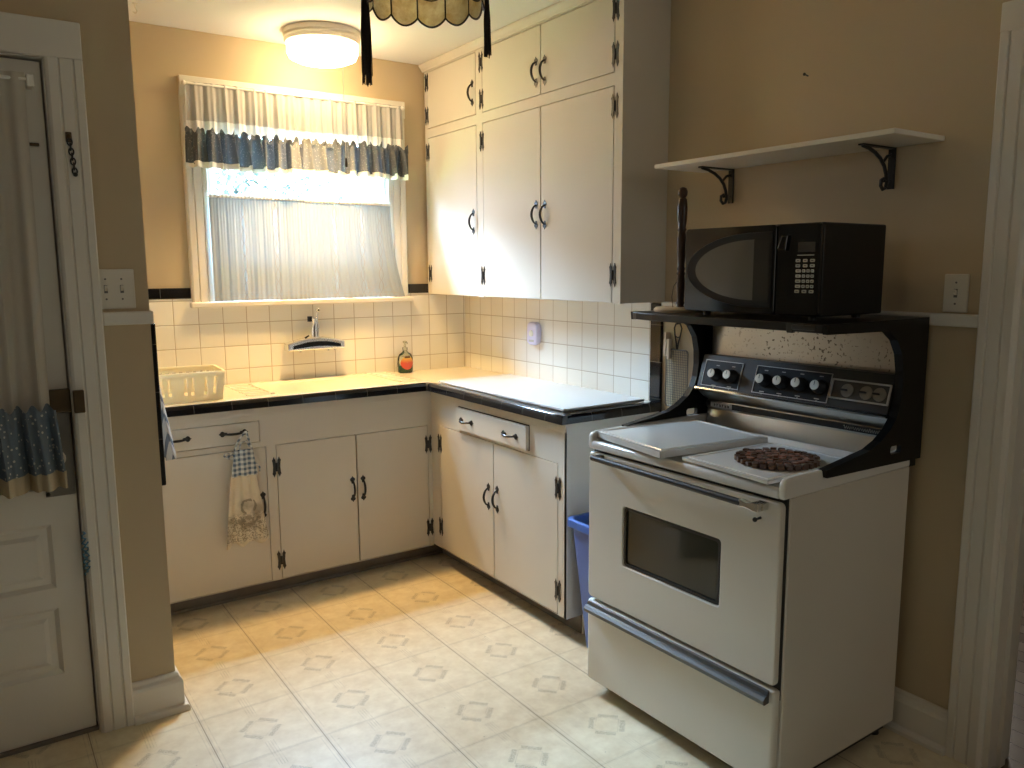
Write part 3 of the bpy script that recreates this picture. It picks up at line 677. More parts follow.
# dish rack on drainboard
rk = thing('dish_rack', 'white plastic dish rack standing on the left drainboard', 'dish rack', (-1.612, -.318, .9087), math.radians(-4))
rx, ry, h = .170, .128, .122
def rpos(a, b, z): k = .93+.07*(z/h); return (a*k, b*k, z)
m = MB(); n = 9
base = rrect(-rx*.93, rx*.93, -ry*.93, ry*.93, .02)
m.prism(base, 'z', .0, .006); m.build('base', 'milky', rk, world=False)
m = MB(); out = rrect(-rx-.006, rx+.006, -ry-.006, ry+.006, .026); inn = rrect(-rx+.006, rx-.006, -ry+.006, ry-.006, .016)
for z0, z1 in ((h-.010, h),):
    A = [m.v((x, y, z0)) for x, y in out]; B = [m.v((x, y, z1)) for x, y in out]; Cc = [m.v((x, y, z1)) for x, y in inn]; Dd = [m.v((x, y, z0)) for x, y in inn]; nn = len(out)
    for i in range(nn):
        j = (i+1) % nn
        m.f([A[i], A[j], B[j], B[i]]); m.f([B[i], B[j], Cc[j], Cc[i]]); m.f([Cc[i], Cc[j], Dd[j], Dd[i]]); m.f([Dd[i], Dd[j], A[j], A[i]])
m.build('rim', 'milky', rk, world=False, bevel=.002)
def rackwall(a0, b0, a1, b1, wins):
    # a slotted side between two lower corners; wins are gaps (u0, u1) between solid strips
    m = MB(); L = sorted(wins); cuts = [0]+[x for w in L for x in w]+[1]
    def strip(u0, u1, z0, z1):
        P = []
        for z in (z0, z1):
            for off in (0, .004):
                for u in (u0, u1):
                    k = .93+.07*(z/h); d = 1-off/.15
                    P.append(m.v(((a0+(a1-a0)*u)*k*d, (b0+(b1-b0)*u)*k*d, z)))
        for q in ((0, 1, 5, 4), (2, 6, 7, 3), (0, 4, 6, 2), (1, 3, 7, 5), (4, 5, 7, 6), (0, 2, 3, 1)): m.f([P[i] for i in q])
    strip(0, 1, .002, .026); strip(0, 1, h-.022, h-.008)
    for c0, c1 in zip(cuts[::2], cuts[1::2]): strip(c0, c1, .026, h-.022)
    m.build('slotted_side', 'milky', rk, world=False)
front = [(.10+.0*k+(.16*k), .14+(.16*k)) for k in range(5)] ; front = [(a, a+.045) for a in (.12, .24, .33, .52, .60, .76, .87)]
rackwall(-rx, -ry, rx, -ry, front); rackwall(-rx, ry, rx, ry, [(.06+.085*k, .105+.085*k) for k in range(11)])
rackwall(rx, -ry, rx, ry, [(.15, .32), (.42, .60), (.70, .86)]); rackwall(-rx, -ry, -rx, ry, [(.15, .32), (.42, .60), (.70, .86)])

# striped towel on the left wall
tw = thing('towel', 'blue grey striped towel hanging on the left wall beside the sink', 'towel', (PX+.04, -.75, 1.14))
MB().tube([(PX+.0165, -.75, 1.135), (PX+.05, -.75, 1.135), (PX+.075, -.75, 1.132), (PX+.08, -.75, 1.145)], .004, 8).build('hook', 'white_plastic', tw, smooth=True)
def towf(u, v):
    w = .012+.155*v**.7
    return (PX+.070+.030*v+.014*math.sin(6*PI*u)*(.25+v)*.8, -.755+(u-.5)*w*1.2-.02*v, 1.135-.355*v-.022*math.sin(PI*u*1.3)*v)
MB().grid(towf, 36, 24).build('cloth', 'stripe', tw, smooth=True, solid=.003)

# apron towel hanging from the drawer pull
ap = thing('apron_towel', 'small hanging apron of blue gingham and cream printed cloth on the drawer pull', 'towel', (-1.408, -.518, .765))
def skirt(u, v):
    w = .104+.078*v; x = (u-.5)*w-.010
    return (x+.004*v, -.004-.008*math.sin(7*PI*u+.6)*(.3+.7*v)-.006*v, -.176-.300*v-.010*math.cos(5*PI*u)*v)
MB().grid(skirt, 44, 24).build('skirt', 'print_cloth', ap, smooth=True, solid=.003, world=False, label='cream skirt with faded brown print')
def bod(u, v):
    w = .074+.034*v; x = (u-.5)*w
    return (x-.003, -.006-.004*math.sin(5*PI*u), -.066-.114*v)
MB().grid(bod, 24, 14).build('bodice', 'gingham', ap, smooth=True, solid=.004, world=False, label='blue and white gingham bodice')
m = MB()
for k in range(2):
    s = -1+2*k; m.tube([(-.004+s*.036, -.006, -.066), (-.004+s*.026, -.010, -.035), (.006+s*.006, -.012, .004), (.010, -.008, .010)], .0045, 8)
m.tube([(-.020, -.008, -.062), (-.012, -.009, -.035), (.010, -.010, -.030), (.022, -.009, -.058)], .004, 8)
m.build('strap', 'gingham', ap, smooth=True, world=False)
m = MB()
for c in ((-.072, -.082, .012), (-.058, -.090, .014), (-.050, -.078, .010)):
    m.tube([(c[0]+c[2]*math.cos(t)*1.0, -.008+.004*math.sin(2*t), c[1]+c[2]*.7*math.sin(t)) for t in [2*PI*i/14 for i in range(14)]], .0032, 6, True)
m.tube([(-.045, -.008, -.085), (-.030, -.008, -.100), (-.046, -.008, -.150), (-.050, -.008, -.170)], .0035, 6)
m.build('bow', 'gingham', ap, smooth=True, world=False)
MB().tube([(.045, -.008, -.13), (.060, -.010, -.15), (.058, -.010, -.168)], .0035, 6).build('tie', 'gingham', ap, smooth=True, world=False)

# ================================================================== STOVE
SRZ = -PI/2+.0161
SO = Vector((-.659, -1.881, 0)); RM = Matrix.Translation(SO) @ Matrix.Rotation(SRZ, 4, 'Z')
def SL(a, b, z): return tuple(RM @ Vector((a, b, z)))
st = thing('stove', 'cream electric range with a tall black hood frame, beside the doorway', 'stove', tuple(SO), SRZ)
W = .762
def sbuild(m, name, mat, parent=None, **kw): return m.build(name, mat, parent or st, world=False, **kw)
sbuild(MB().box(.0, W, .030, .600, .045, .857), 'body', 'enamel', bevel=.004)
m = MB()
for a in (.04, W-.04):
    for b in (.075, .56): m.cyl((a, b, 0), (a, b, .046), .016)
sbuild(m, 'foot', 'black_matte')
sbuild(MB().box(.02, W-.02, .06, .58, .018, .046), 'base', 'black_matte')
sbuild(MB().box(.006, W-.006, .020, .034, .300, .857), 'seal', 'black_matte')
# cooktop
sbuild(MB().box(.004, W-.004, .012, .600, .8575, .878), 'cooktop', 'enamel_white', bevel=.003)
side = [(0, .8573), (-.002, .870), (.000, .900), (.010, .910), (.030, .9135), (.600, .9135), (.600, .8573)]
m = MB().prism(side, 'x', 0, .017).prism(side, 'x', W-.017, W)
lip = [(-.002, .8573), (-.003, .876), (.001, .8835), (.010, .886), (.020, .8835), (.027, .878), (.027, .8573)]
m.prism(lip, 'x', .016, W-.016)
sbuild(m, 'rim', 'enamel_white', bevel=.004, smooth=True)
m = MB()
for a, b, r in ((.20, .14, .088), (.21, .35, .07), (.57, .12, .07), (.55, .31, .06)):
    pts = []
    for i in range(100):
        t = i/99; rr = .018+(r-.018)*t; pts.append((a+rr*math.cos(t*8*PI), b+rr*math.sin(t*8*PI), .885))
    m.tube(pts, .0055, 6)
sbuild(m, 'burner_coils', 'black_matte', smooth=True)
# oven door with window
def plate_with_hole(o, i, b0, b1):
    m = MB(); n = len(o)
    R = [[m.v((x, b, z)) for x, z in L] for b in (b0, b1) for L in (o, i)]
    O0, I0, O1, I1 = R
    for k in range(n):
        j = (k+1) % n
        m.f([O0[k], O0[j], I0[j], I0[k]]); m.f([O1[k], O1[j], I1[j], I1[k]]); m.f([O0[k], O0[j], O1[j], O1[k]]); m.f([I0[k], I0[j], I1[j], I1[k]])
    return m
dz0, dz1 = .345, .846
od = sbuild(plate_with_hole(rrect(.003, W-.006, dz0, dz1, .014), rrect(.170, .562, .501, .697, .012), 0, .021), 'oven_door', 'enamel', bevel=.006, seg=3)
sbuild(MB().box(.165, .567, .010, .014, .496, .702), 'window', 'oven_glass', od)
sbuild(plate_with_hole(rrect(.172, .560, .503, .695, .012), rrect(.180, .552, .511, .687, .010), .004, .012), 'window_trim', 'black_matte', od)
sbuild(MB().tube([(.058, -.034, .839), (.655, -.034, .833)], .0095, 12), 'handle', 'black_matte', od, smooth=True)
sbuild(MB().prism([(.652, .823), (.675, .826), (.692, .822), (.712, .820), (.714, .845), (.692, .843), (.675, .838), (.652, .843)], 'y', -.042, -.020).box(.690, .716, -.024, .001, .822, .843), 'handle_bracket', 'chrome', od, bevel=.002)
sbuild(MB().box(.056, .078, -.030, .001, .832, .846), 'handle_bracket', 'black_matte', od, bevel=.002)
sbuild(MB().tube([(.692, .001, .795), (.692, -.018, .794)], [.004, .003], 8).ball((.690, -.020, .793), .0065), 'latch_knob', 'iron', od, smooth=True)
# storage drawer
dr_ = sbuild(MB().box(.001, W-.002, -.002, .028, .047, .335), 'storage_drawer', 'enamel', bevel=.010, seg=3)
hp = [(-.003, .298), (-.022, .296), (-.026, .300), (-.027, .310), (-.020, .318), (-.012, .320), (-.008, .331), (-.002, .333)]
sbuild(MB().prism(hp, 'x', .012, W-.018), 'handle', 'dull_steel', dr_)
# back guard: steel, control panel
sbuild(MB().prism([(.575, .9139), (.600, .9139), (.600, .990), (.560, .990), (.552, .945)], 'x', .018, W-.018), 'slope_panel', 'steel')
sbuild(MB().prism([(.550, .8785), (.600, .8785), (.600, .915), (.566, .945), (.560, .944)], 'x', .018, W-.018), 'back_splash', 'steel')
sbuild(MB().box(.02, W-.02, .545, .556, .945, .964), 'dark_strip', 'black_matte')
cur = [(.488, 1.014), (.500, 1.000), (.520, .985), (.546, .972), (.558, .965), (.590, .965), (.590, 1.014)]
sbuild(MB().prism(cur, 'x', .030, W-.020), 'steel_cove', 'steel', smooth=True, angle=30)
sbuild(MB().prism([(.478, 1.013), (.476, 1.018), (.480, 1.023), (.592, 1.026), (.592, 1.013)], 'x', .024, W-.016), 'ledge', 'chrome')
sbuild(MB().prism([(.488, 1.024), (.524, 1.136), (.60, 1.136), (.60, 1.024)], 'x', .026, W-.018), 'control_panel', 'dark_panel')
PF = Matrix(((1, 0, 0, 0), (0, .306, -.952, .488), (0, .952, .306, 1.024), (0, 0, 0, 1)))     # frame on the leaning panel: u along, v up, w out
def pv(z): return (z-1.024)/.952
def pframe(u0, u1, v0, v1, t, mat, name, par, w=.003):
    m = MB(PF)
    for a, b, c, d in ((u0, u1, v0, v0+t), (u0, u1, v1-t, v1), (u0, u0+t, v0, v1), (u1-t, u1, v0, v1)): m.box(a, b, c, d, 0, w)
    return sbuild(m, name, mat, par)
cp = [o for o in st.children if o.name.startswith('control_panel')][0]
pframe(.044, .208, .006, .100, .0022, 'silver_trim', 'panel_frame', cp)
pframe(.266, .548, .006, .100, .0022, 'silver_trim', 'panel_frame', cp)
pframe(.552, .742, .024, .086, .0045, 'silver_trim', 'panel_frame', cp, .006)
sbuild(MB(PF).box(.046, .206, .008, .098, .0002, .0012), 'panel_face', 'panel_black', cp); sbuild(MB(PF).box(.268, .546, .008, .098, .0002, .0012), 'panel_face', 'panel_black', cp)
sbuild(MB(PF).box(.556, .738, .028, .082, .0002, .0016), 'panel_face', 'dark_dial', cp)
for u, z in ((.098, 1.076), (.166, 1.078), (.302, 1.079), (.370, 1.080), (.439, 1.081), (.508, 1.081)):
    v = pv(z)-.006
    k = sbuild(MB(PF).lathe([(.0235, .001), (.0225, .010), (.019, .014), (.0175, .026), (.016, .030), (.001, .0302)], (u+.004, v, 0), 24), 'knob', 'black_matte', cp, smooth=True)
    sbuild(MB(PF).lathe([(.0155, .0300), (.0150, .0325), (.001, .0330)], (u+.004, v, 0), 24), 'knob_cap', 'grey_white', k, smooth=True)
    sbuild(MB(PF).box(u+.0034, u+.0048, v, v+.013, .0325, .0338), 'pointer', 'ink', k)
    sbuild(MB(PF).box(u-.004, u+.010, v+.032, v+.035, .0012, .0018).box(u-.006, u+.012, v-.040, v-.037, .0012, .0018).box(u+.001, u+.006, v-.048, v-.043, .0012, .0018), 'marking', 'label_cream', cp)
for u in (.607, .668, .710):
    v = pv(1.079)-.004
    k = sbuild(MB(PF).lathe([(.0205, .0016), (.0200, .005), (.001, .0055)], (u, v, 0), 24), 'dial', 'dial_pale', cp, smooth=True)
    sbuild(MB(PF).box(u-.018, u+.003, v-.0028, v+.0028, .005, .014), 'dial_tab', 'black_matte', k, bevel=.002)
sbuild(MB().box(.030, W-.022, .560, .600, 1.136, 1.272), 'steel_backing', 'speckle')
# badge: a pale plate with dark letter marks, script at other end
bd = sbuild(MB().box(.046, .140, .541, .5455, .946, .964), 'badge', 'cover', bevel=.001)
m = MB(); random.seed(3)
for k in range(6):
    a = .063+k*.0122; m.box(a, a+.0028, .540, .5412, .950, .960)
    if k in (1, 3): m.box(a, a+.0065, .540, .5412, .957, .960)
    if k in (2, 4, 5): m.box(a+.004, a+.0068, .540, .5412, .950, .9575)
    if k in (0, 5): m.box(a, a+.0065, .540, .5412, .9538, .956)
sbuild(m, 'lettering', 'ink', bd)
m = MB(); pts = [(.575+.0011*i, .5440, .9545+.0042*math.sin(i*.9)+(.003 if i % 26 in (0, 1, 2) else 0)) for i in range(110)]
m.tube(pts, .0008, 5); sbuild(m, 'script_lettering', 'label_cream')
# black hood frame
gd = sbuild(MB().prism([(.000, .600), (.000, .190), (.03, .178), (.12, .162), (.25, .150), (.38, .145), (.50, .143), (.64, .140), (.762, .128), (.762, .600)], 'z', 1.276, 1.300), 'hood_shelf', 'black', bevel=.003)
CURVE = [(.157, .9145), (.34, .938)]+[(.36, .941), (.41, .959), (.455, .986), (.486, 1.018), (.502, 1.055), (.508, 1.10), (.506, 1.15), (.494, 1.200), (.466, 1.240), (.420, 1.269)]
def arm(a0, a1, name, bf=.128):
    outer = [(.163, .893)]+CURVE+[(bf+.003, 1.274), (bf, 1.300), (.630, 1.300), (.630, .882)]
    hole = rrect(.463, .519, .914, .938, .008, 3)
    m = MB(); flat = outer+hole
    A = [m.v((a0, b, z)) for b, z in flat]; B = [m.v((a1, b, z)) for b, z in flat]
    for t3 in tessellate_polygon([[Vector((b, z, 0)) for b, z in outer], [Vector((b, z, 0)) for b, z in hole]]):
        m.f([A[i] for i in t3]); m.f([B[i] for i in t3])
    for k0, n in ((0, len(outer)), (len(outer), len(hole))):
        for i in range(n):
            p, q = k0+i, k0+(i+1) % n; m.f([A[p], A[q], B[q], B[p]])
    return sbuild(m, name, 'black')
arm(W-.001, W+.013, 'hood_arm'); arm(-.011, .003, 'hood_arm', .192)
for a0, a1 in ((.003, .014), (W-.012, W-.001)):                     # folded inner flanges of the arms
    m = MB()
    for (b0, z0), (b1, z1) in zip(CURVE, CURVE[1:]):
        n = Vector((-(z1-z0), b1-b0)).normalized()*.003
        P = [m.v((a, b, z)) for a in (a0, a1) for b, z in ((b0, z0), (b1, z1), (b1-n.x, z1-n.y), (b0-n.x, z0-n.y))]
        for q in ((0, 1, 2, 3), (7, 6, 5, 4), (0, 4, 5, 1), (1, 5, 6, 2), (2, 6, 7, 3), (3, 7, 4, 0)): m.f([P[i] for i in q])
    sbuild(m, 'flange', 'black')
sbuild(MB().box(.0, W, .600, .628, .857, 1.300), 'back_plate', 'black')
sbuild(MB().box(.648, .668, .134, .150, 1.272, 1.300).box(.668, .740, .128, .145, 1.282, 1.296), 'corner_bracket', 'black_matte', bevel=.003)

# burner covers and trivet
def cover(loc, rz, w, d, h, mat, label):
    t = thing('burner_cover', label, 'burner cover', loc, rz, 'burner covers on the stove top')
    o = MB().box(-w/2, w/2, -d/2, d/2, h-.003, h); o.box(-w/2, w/2, -d/2, -d/2+.004, 0, h).box(-w/2, w/2, d/2-.004, d/2, 0, h).box(-w/2, -w/2+.004, -d/2, d/2, 0, h).box(w/2-.004, w/2, -d/2, d/2, 0, h)
    o.build('tray', mat, t, world=False, bevel=.0015)
    P = [[(s1*(w/2-i), s2*(d/2-i), z) for s1, s2 in ((-1, -1), (1, -1), (1, 1), (-1, 1))] for i, z in ((.012, h), (.014, h+.002), (.018, h+.002), (.020, h))]
    m = MB(); R = [[m.v(p) for p in L] for L in P]
    for a, b in zip(R, R[1:]):
        for i in range(4): m.f([a[i], a[(i+1) % 4], b[(i+1) % 4], b[i]])
    m.build('raised_border', mat, t, world=False)
cover(SL(.204, .212, .8908), SRZ-math.radians(8.0), .352, .425, .021, 'cover', 'raised pale grey burner cover on the left side of the stove top')
cover(SL(.572, .195, .8908), SRZ-math.radians(4.0), .318, .385, .010, 'enamel_white', 'flat white burner cover under the brown trivet on the stove top')
tv = thing('trivet', 'round brown wooden trivet lying on the right burner cover', 'trivet', SL(.600, .185, .9030), SRZ)
m = MB(); m2 = MB(); random.seed(5)
for ring, (r, n) in enumerate(((.108, 30), (.094, 26), (.079, 22), (.064, 18), (.049, 14), (.034, 9), (.018, 5))):
    tgt = m if ring in (0, 1, 3, 5) else m2
    for k in range(n):
        a = 2*PI*(k+.5*(ring % 2))/n; c, s_ = math.cos(a), math.sin(a); hh = random.uniform(.010, .016)
        tgt.X = Matrix.Translation((r*c, r*s_, 0)) @ Matrix.Rotation(a+random.uniform(-.3, .3), 4, 'Z')
        w_ = .0078; tgt.prism(rrect(-w_, w_, -w_*1.1, w_*1.1, .003, 2), 'z', .0, hh)
m.X = Matrix.Identity(4); m.lathe([(.001, .0), (.104, .0), (.104, .006), (.001, .006)], (0, 0, 0), 40)
m.build('bead_rings', 'trivet_wood', tv, world=False, bevel=.001); m2.build('inner_rings', 'trivet_red', tv, world=False, bevel=.001, label='reddish brown inner rings')

# microwave on the hood shelf
mw = thing('microwave', 'black countertop microwave on the black hood shelf over the stove', 'microwave', SL(.222, .200, 1.3003), SRZ)
def mb_(m, name, mat, parent=None, **kw): return m.build(name, mat, parent or mw, world=False, **kw)
mb_(MB().box(0, .475, .012, .310, .012, .264), 'body', 'black', bevel=.005)
m = MB()
for a in (.05, .425):
    for b in (.05, .26): m.cyl((a, b, 0), (a, b, .0125), .012)
mb_(m, 'foot', 'black_matte')
FX = Matrix(((1, 0, 0, 0), (0, 0, -1, .012), (0, 1, 0, 0), (0, 0, 0, 1)))       # u along, v up, w toward the viewer
dd = mb_(MB(FX).prism(rrect(.0, .335, .014, .263, .010), 'z', .0, .0125), 'door', 'black_gloss', bevel=.0015)
def dshape(cx, rx, cz, rz, x1):
    pts = [(cx-rx*math.sin(t), cz+rz*math.cos(t)) for t in [PI*i/32 for i in range(33)]]
    return [(x1, cz+rz)]+pts+[(x1, cz-rz)]
mb_(MB(FX).prism(dshape(.262, .252, .138, .106, .325), 'z', .0120, .0160), 'window_ring', 'panel_black', dd, bevel=.003)
mb_(MB(FX).prism(dshape(.262, .215, .138, .086, .264), 'z', .0158, .0170), 'window', 'mw_glass', dd)
mb_(MB(FX).box(.264, .318, .050, .222, .0158, .0170), 'window_strip', 'mw_glass2', dd)
mb_(MB(FX).prism([(.342, .195), (.357, .232), (.378, .232), (.372, .190)], 'z', .010, .020), 'door_button', 'black_gloss', bevel=.003)
mb_(MB(FX).prism(rrect(.337, .474, .014, .263, .008), 'z', .0, .011), 'control_panel', 'black_gloss', bevel=.003)
mb_(MB(FX).box(.406, .458, .186, .212, .011, .0122), 'display', 'dark_panel')
mb_(MB(FX).box(.404, .456, .1765, .1785, .011, .0116), 'marking', 'key_grey')
for r in range(7):
    v = .163-r*.0138
    us = [(.4075, .0068), (.4300, .0068), (.4520, .0068)] if r in (0, 1, 6) else [(.4095, .0078), (.4265, .0048), (.4400, .0048), (.4530, .0048)]
    for u, w in us:
        k = mb_(MB(FX).prism(rrect(u-w, u+w, v-.0042, v+.0042, .002, 2), 'z', .0105, .0128), 'button', 'key_grey')
        mb_(MB(FX).box(u-w*.5, u+w*.5, v-.0010, v+.0010, .0126, .0131), 'button_mark', 'ink', k)

# paper towel holder
ph_c = SL(.112, .300, 1.3003)
pt = thing('paper_towel_holder', 'empty turned dark wood paper towel holder left of the microwave', 'paper towel holder', ph_c)
MB().lathe([(.001, 0), (.084, 0), (.087, .004), (.087, .010), (.080, .016), (.001, .016)], (0, 0, 0), 40).build('base', 'pale_wood', pt, world=False, smooth=True, label='pale round base')
pp = [(.014, .016), (.011, .022), (.014, .030), (.011, .036), (.012, .05), (.0145, .09), (.012, .120), (.015, .126), (.011, .134), (.014, .142), (.011, .150), (.0145, .19), (.0155, .24), (.012, .262), (.016, .268), (.012, .276), (.0155, .30), (.017, .34), (.014, .366), (.010, .372), (.015, .380), (.016, .392), (.012, .402), (.004, .406)]
MB().lathe(pp, (0, 0, 0), 18).build('post', 'dark_wood', pt, world=False, smooth=True, angle=60)
MB().tube([(-.030, .004, .016), (-.036, .004, .05), (-.030, .003, .085), (-.016, .002, .100)], .0016, 6).build('tension_wire', 'wire', pt, world=False, smooth=True)

# wall shelf
sh = thing('wall_shelf', 'white wall shelf on two black scroll brackets above the microwave', 'shelf', (-.12, -2.19, 1.796))
MB().box(-.252, -.0005, -2.645, -1.745, 1.796, 1.810).build('board', 'white_paint', sh, bevel=.0015)
for y in (-2.492, -1.882):
    m = MB().box(-.0055, -.0005, y-.011, y+.011, 1.675, 1.7955).box(-.165, -.0005, y-.009, y+.009, 1.7915, 1.7957)
    pts = [(-.155, y, 1.798), (-.125, y, 1.793), (-.092, y, 1.783), (-.064, y, 1.768), (-.042, y, 1.748), (-.030, y, 1.724), (-.024, y, 1.700), (-.030, y, 1.684), (-.043, y, 1.680), (-.054, y, 1.690), (-.053, y, 1.706), (-.042, y, 1.711), (-.036, y, 1.703)]
    pts = [(a, b, c-.007) for a, b, c in pts]
    m.tube(pts, .0055, 8); m.tube([(-.008, y, 1.775), (-.030, y, 1.769), (-.050, y, 1.750)], .0045, 8)
    for z in (1.700, 1.770): m.lathe([(.004, -.0055), (.003, -.008), (.001, -.0085)], (0, y, z), 10, 'x')
    m.build('bracket', 'iron', sh, smooth=True)

# light switches
def switch(face, u0, u1, v0, v1, tog, label, name='light_switch'):
    p = face @ Vector(((u0+u1)/2, v0, 0))
    s = thing(name, label, 'light switch', tuple(p))
    MB(face).box(u0, u1, v0, v1, .0004, .006).build('wall_plate', 'plate_plastic', s, bevel=.003)
    vc = (v0+v1)/2
    for u in tog:
        MB(face).box(u-.005, u+.005, vc-.012, vc+.012, .006, .0066).build('toggle_slot', 'dial_grey', s)
        MB(face).prism([(vc-.006, .006), (vc+.007, .006), (vc+.011, .016), (vc+.004, .018)], 'x', u-.0038, u+.0038).build('toggle', 'plate_plastic', s)
        m = MB(face)
        for dv in (-.030, .030): m.lathe([(.003, .006), (.0028, .0068), (.001, .007)], (u, vc+dv, 0), 10)
        m.build('screw', 'dial_grey', s)
switch(frame((0, PY, 0), (1, 0, 0)), -2.0, -1.894, 1.333, 1.452, (-1.974, -1.930), 'double ivory light switch on the wall beside the entry door')
bpy.data.objects['light_switch'].location.y -= 0
switch(frame((0, 0, 0), (0, -1, 0)), 2.674, 2.743, 1.316, 1.424, (2.7085,), 'single ivory light switch on the right wall beside the doorway casing')
# nail in the wall
tag(MB().tube([(.0, -2.184, 2.06), (-.018, -2.184, 2.063)], .0025, 8).lathe([(.005, -.018), (.005, -.0205), (.001, -.021)], (0, -2.184, 2.063), 10, 'x').build('nail', 'iron', None), 'small nail in the tan wall above the shelf', 'nail')

# grill basket hanging on the wall
gr = thing('wire_grater', 'flat wire mesh grater hanging on the wall behind the stove', 'grater', (-.012, -1.648, .90))
gy0, gy1, gz0, gz1 = -1.706, -1.590, .895, 1.124
m = MB(); m.tube([(-.016, y, z) for y, z in rrect(gy0, gy1, gz0, gz1, .012, 3)], .0030, 8, True); m.build('wire_frame', 'wire', gr, smooth=True)
m = MB()
for k in range(1, 12): y = gy0+(gy1-gy0)*k/12; m.tube([(-.016, y, gz0), (-.016, y, gz1)], .0011, 4)
for k in range(1, 24): z = gz0+(gz1-gz0)*k/24; m.tube([(-.0145, gy0, z), (-.0145, gy1, z)], .0011, 4)
m.build('mesh', 'wire', gr, smooth=True)
m = MB(); pts = [(-.016, -1.646, 1.124), (-.016, -1.643, 1.150), (-.014, -1.632, 1.185), (-.013, -1.628, 1.210), (-.013, -1.636, 1.226), (-.013, -1.648, 1.230), (-.013, -1.660, 1.226), (-.013, -1.668, 1.210), (-.014, -1.663, 1.185), (-.016, -1.653, 1.150), (-.016, -1.650, 1.124)]
m.tube(pts, .0030, 8).tube([(-.0135, -1.634, 1.178), (-.0135, -1.648, 1.172), (-.0135, -1.662, 1.178)], .0022, 6); m.build('handle', 'iron', gr, smooth=True)
tag(MB().tube([(0, -1.648, 1.228), (-.02, -1.648, 1.226), (-.022, -1.648, 1.234)], .0025, 6).build('wall_hook', 'iron', None), 'tiny hook holding up the wire mesh grater', 'hook')
tag(MB().box(-.028, -.004, -1.598, -1.584, 1.095, 1.190).box(-.030, -.012, -1.616, -1.604, 1.085, 1.165).build('clothes_peg', 'pale_wood', None, bevel=.002), 'pale wooden clothes peg clipped at the corner of the wire grater', 'peg')

# blue recycling bin in the gap
bn = thing('recycling_bin', 'tall blue plastic bin between the base cabinet and the stove', 'bin', (-.30, -1.725, 0))
def ringz(ins, z): return [(x, y, z) for x, y in rrect(-.505+ins, -.10-ins, -1.855+ins, -1.585-ins, .03)]
m = MB(); L = [ringz(.040, .002), ringz(.0, .500)]; R = [[m.v(p) for p in q] for q in L]
I = [[m.v(p) for p in ringz(.004, .500)], [m.v(p) for p in ringz(.044, .006)]]
allr = R+I
m.f(R[0][::-1]); m.f(I[1])
for a, b in zip(allr, allr[1:]):
    for i in range(len(a)): m.f([a[i], a[(i+1) % len(a)], b[(i+1) % len(a)], b[i]])
m.build('tub', 'blue_bin', bn, smooth=True)
m = MB(); o_ = rrect(-.520, -.085, -1.862, -1.572, .035); i_ = rrect(-.500, -.105, -1.851, -1.589, .028)
A = [m.v((x, y, .480)) for x, y in o_]; B = [m.v((x, y, .512)) for x, y in o_]; Cc = [m.v((x, y, .512)) for x, y in i_]; Dd = [m.v((x, y, .480)) for x, y in i_]
for i in range(len(A)):
    j = (i+1) % len(A)
    for q in ((A, B), (B, Cc), (Cc, Dd), (Dd, A)): m.f([q[0][i], q[0][j], q[1][j], q[1][i]])
m.build('rim', 'blue_bin', bn, bevel=.004)

# ================================================================== DOOR CURTAIN
dc = thing('door_curtain', 'cream sheer curtain with blue dotted ruffle hanging over the entry door glass', 'curtain', (-2.5, PY-.02, 1.99))
cx0, cx1 = -2.86, -2.138
def dsh(u, v): return (cx0+(cx1-cx0)*u-.010*u*v, PY-.016+.010*pleat(u, 9)*(.5+.5*v), 1.992-.968*v)
MB().grid(dsh, 160, 24).build('sheer_panel', 'door_sheer', dc, smooth=True, recalc=False)
def drf(u, v):
    n = 9; g = 1-.5*math.exp(-((v-.16)/.08)**2)
    return (cx0-.01+(cx1+.012-cx0)*u+.012*v*u, PY-.056+.020*pleat(u, n, 2.6)*g*(.6+.5*v)+.005*math.sin(2*PI*31*u), 1.058+.010*math.sin(2*PI*n*2.2*u)*(1-v)-.195*v)
MB().grid(drf, 300, 14).build('ruffle', 'door_ruffle', dc, smooth=True, recalc=False, label='blue grey dotted ruffle')
MB().grid(lambda u, v: (drf(u, 1)[0]+.002*u, drf(u, 1)[1]-.001, .866-.052*v), 300, 4).build('hem', 'door_hem', dc, smooth=True, recalc=False, label='tan hem band')
MB().tube([(cx0-.005, PY-.016, 1.975), (cx1+.012, PY-.016, 1.975)], .005, 8).build('rod', 'white_plastic', dc, smooth=True)
MB().box(cx1+.004, cx1+.022, PY-.024, PY+.021, 1.955, 1.990).build('rod_bracket', 'white_plastic', dc, bevel=.003)

# ================================================================== LIGHT FITTINGS
LC = (-.900, -.285)
cl = thing('ceiling_light', 'round flush ceiling light with a lit drum glass and pull cord near the window', 'ceiling light', (*LC, CEIL))
MB().lathe([(.001, -.001), (.170, -.001), (.171, -.022), (.166, -.030), (.168, -.040), (.162, -.052), (.150, -.055), (.001, -.055)], (*LC, CEIL), 48).build('rim', 'plate_plastic', cl, smooth=True, angle=30)
MB().lathe([(.150, -.050), (.156, -.056), (.157, -.090), (.148, -.112), (.115, -.126), (.06, -.131), (.001, -.132)], (*LC, CEIL), 48).build('glass_shade', 'lamp_glass', cl, smooth=True)
cx_, cy_ = LC[0]+.022, LC[1]-.172
MB().tube([(cx_, cy_+.004, CEIL-.045), (cx_, cy_, CEIL-.07), (cx_, cy_, 1.935)], .0011, 5).build('pull_cord', 'plate_plastic', cl)
MB().lathe([(.001, 1.935), (.004, 1.932), (.005, 1.918), (.0075, 1.905), (.006, 1.895), (.001, 1.893)], (cx_, cy_, 0), 12).build('cord_pull', 'dark_wood', cl, smooth=True, label='small dark cord pull')

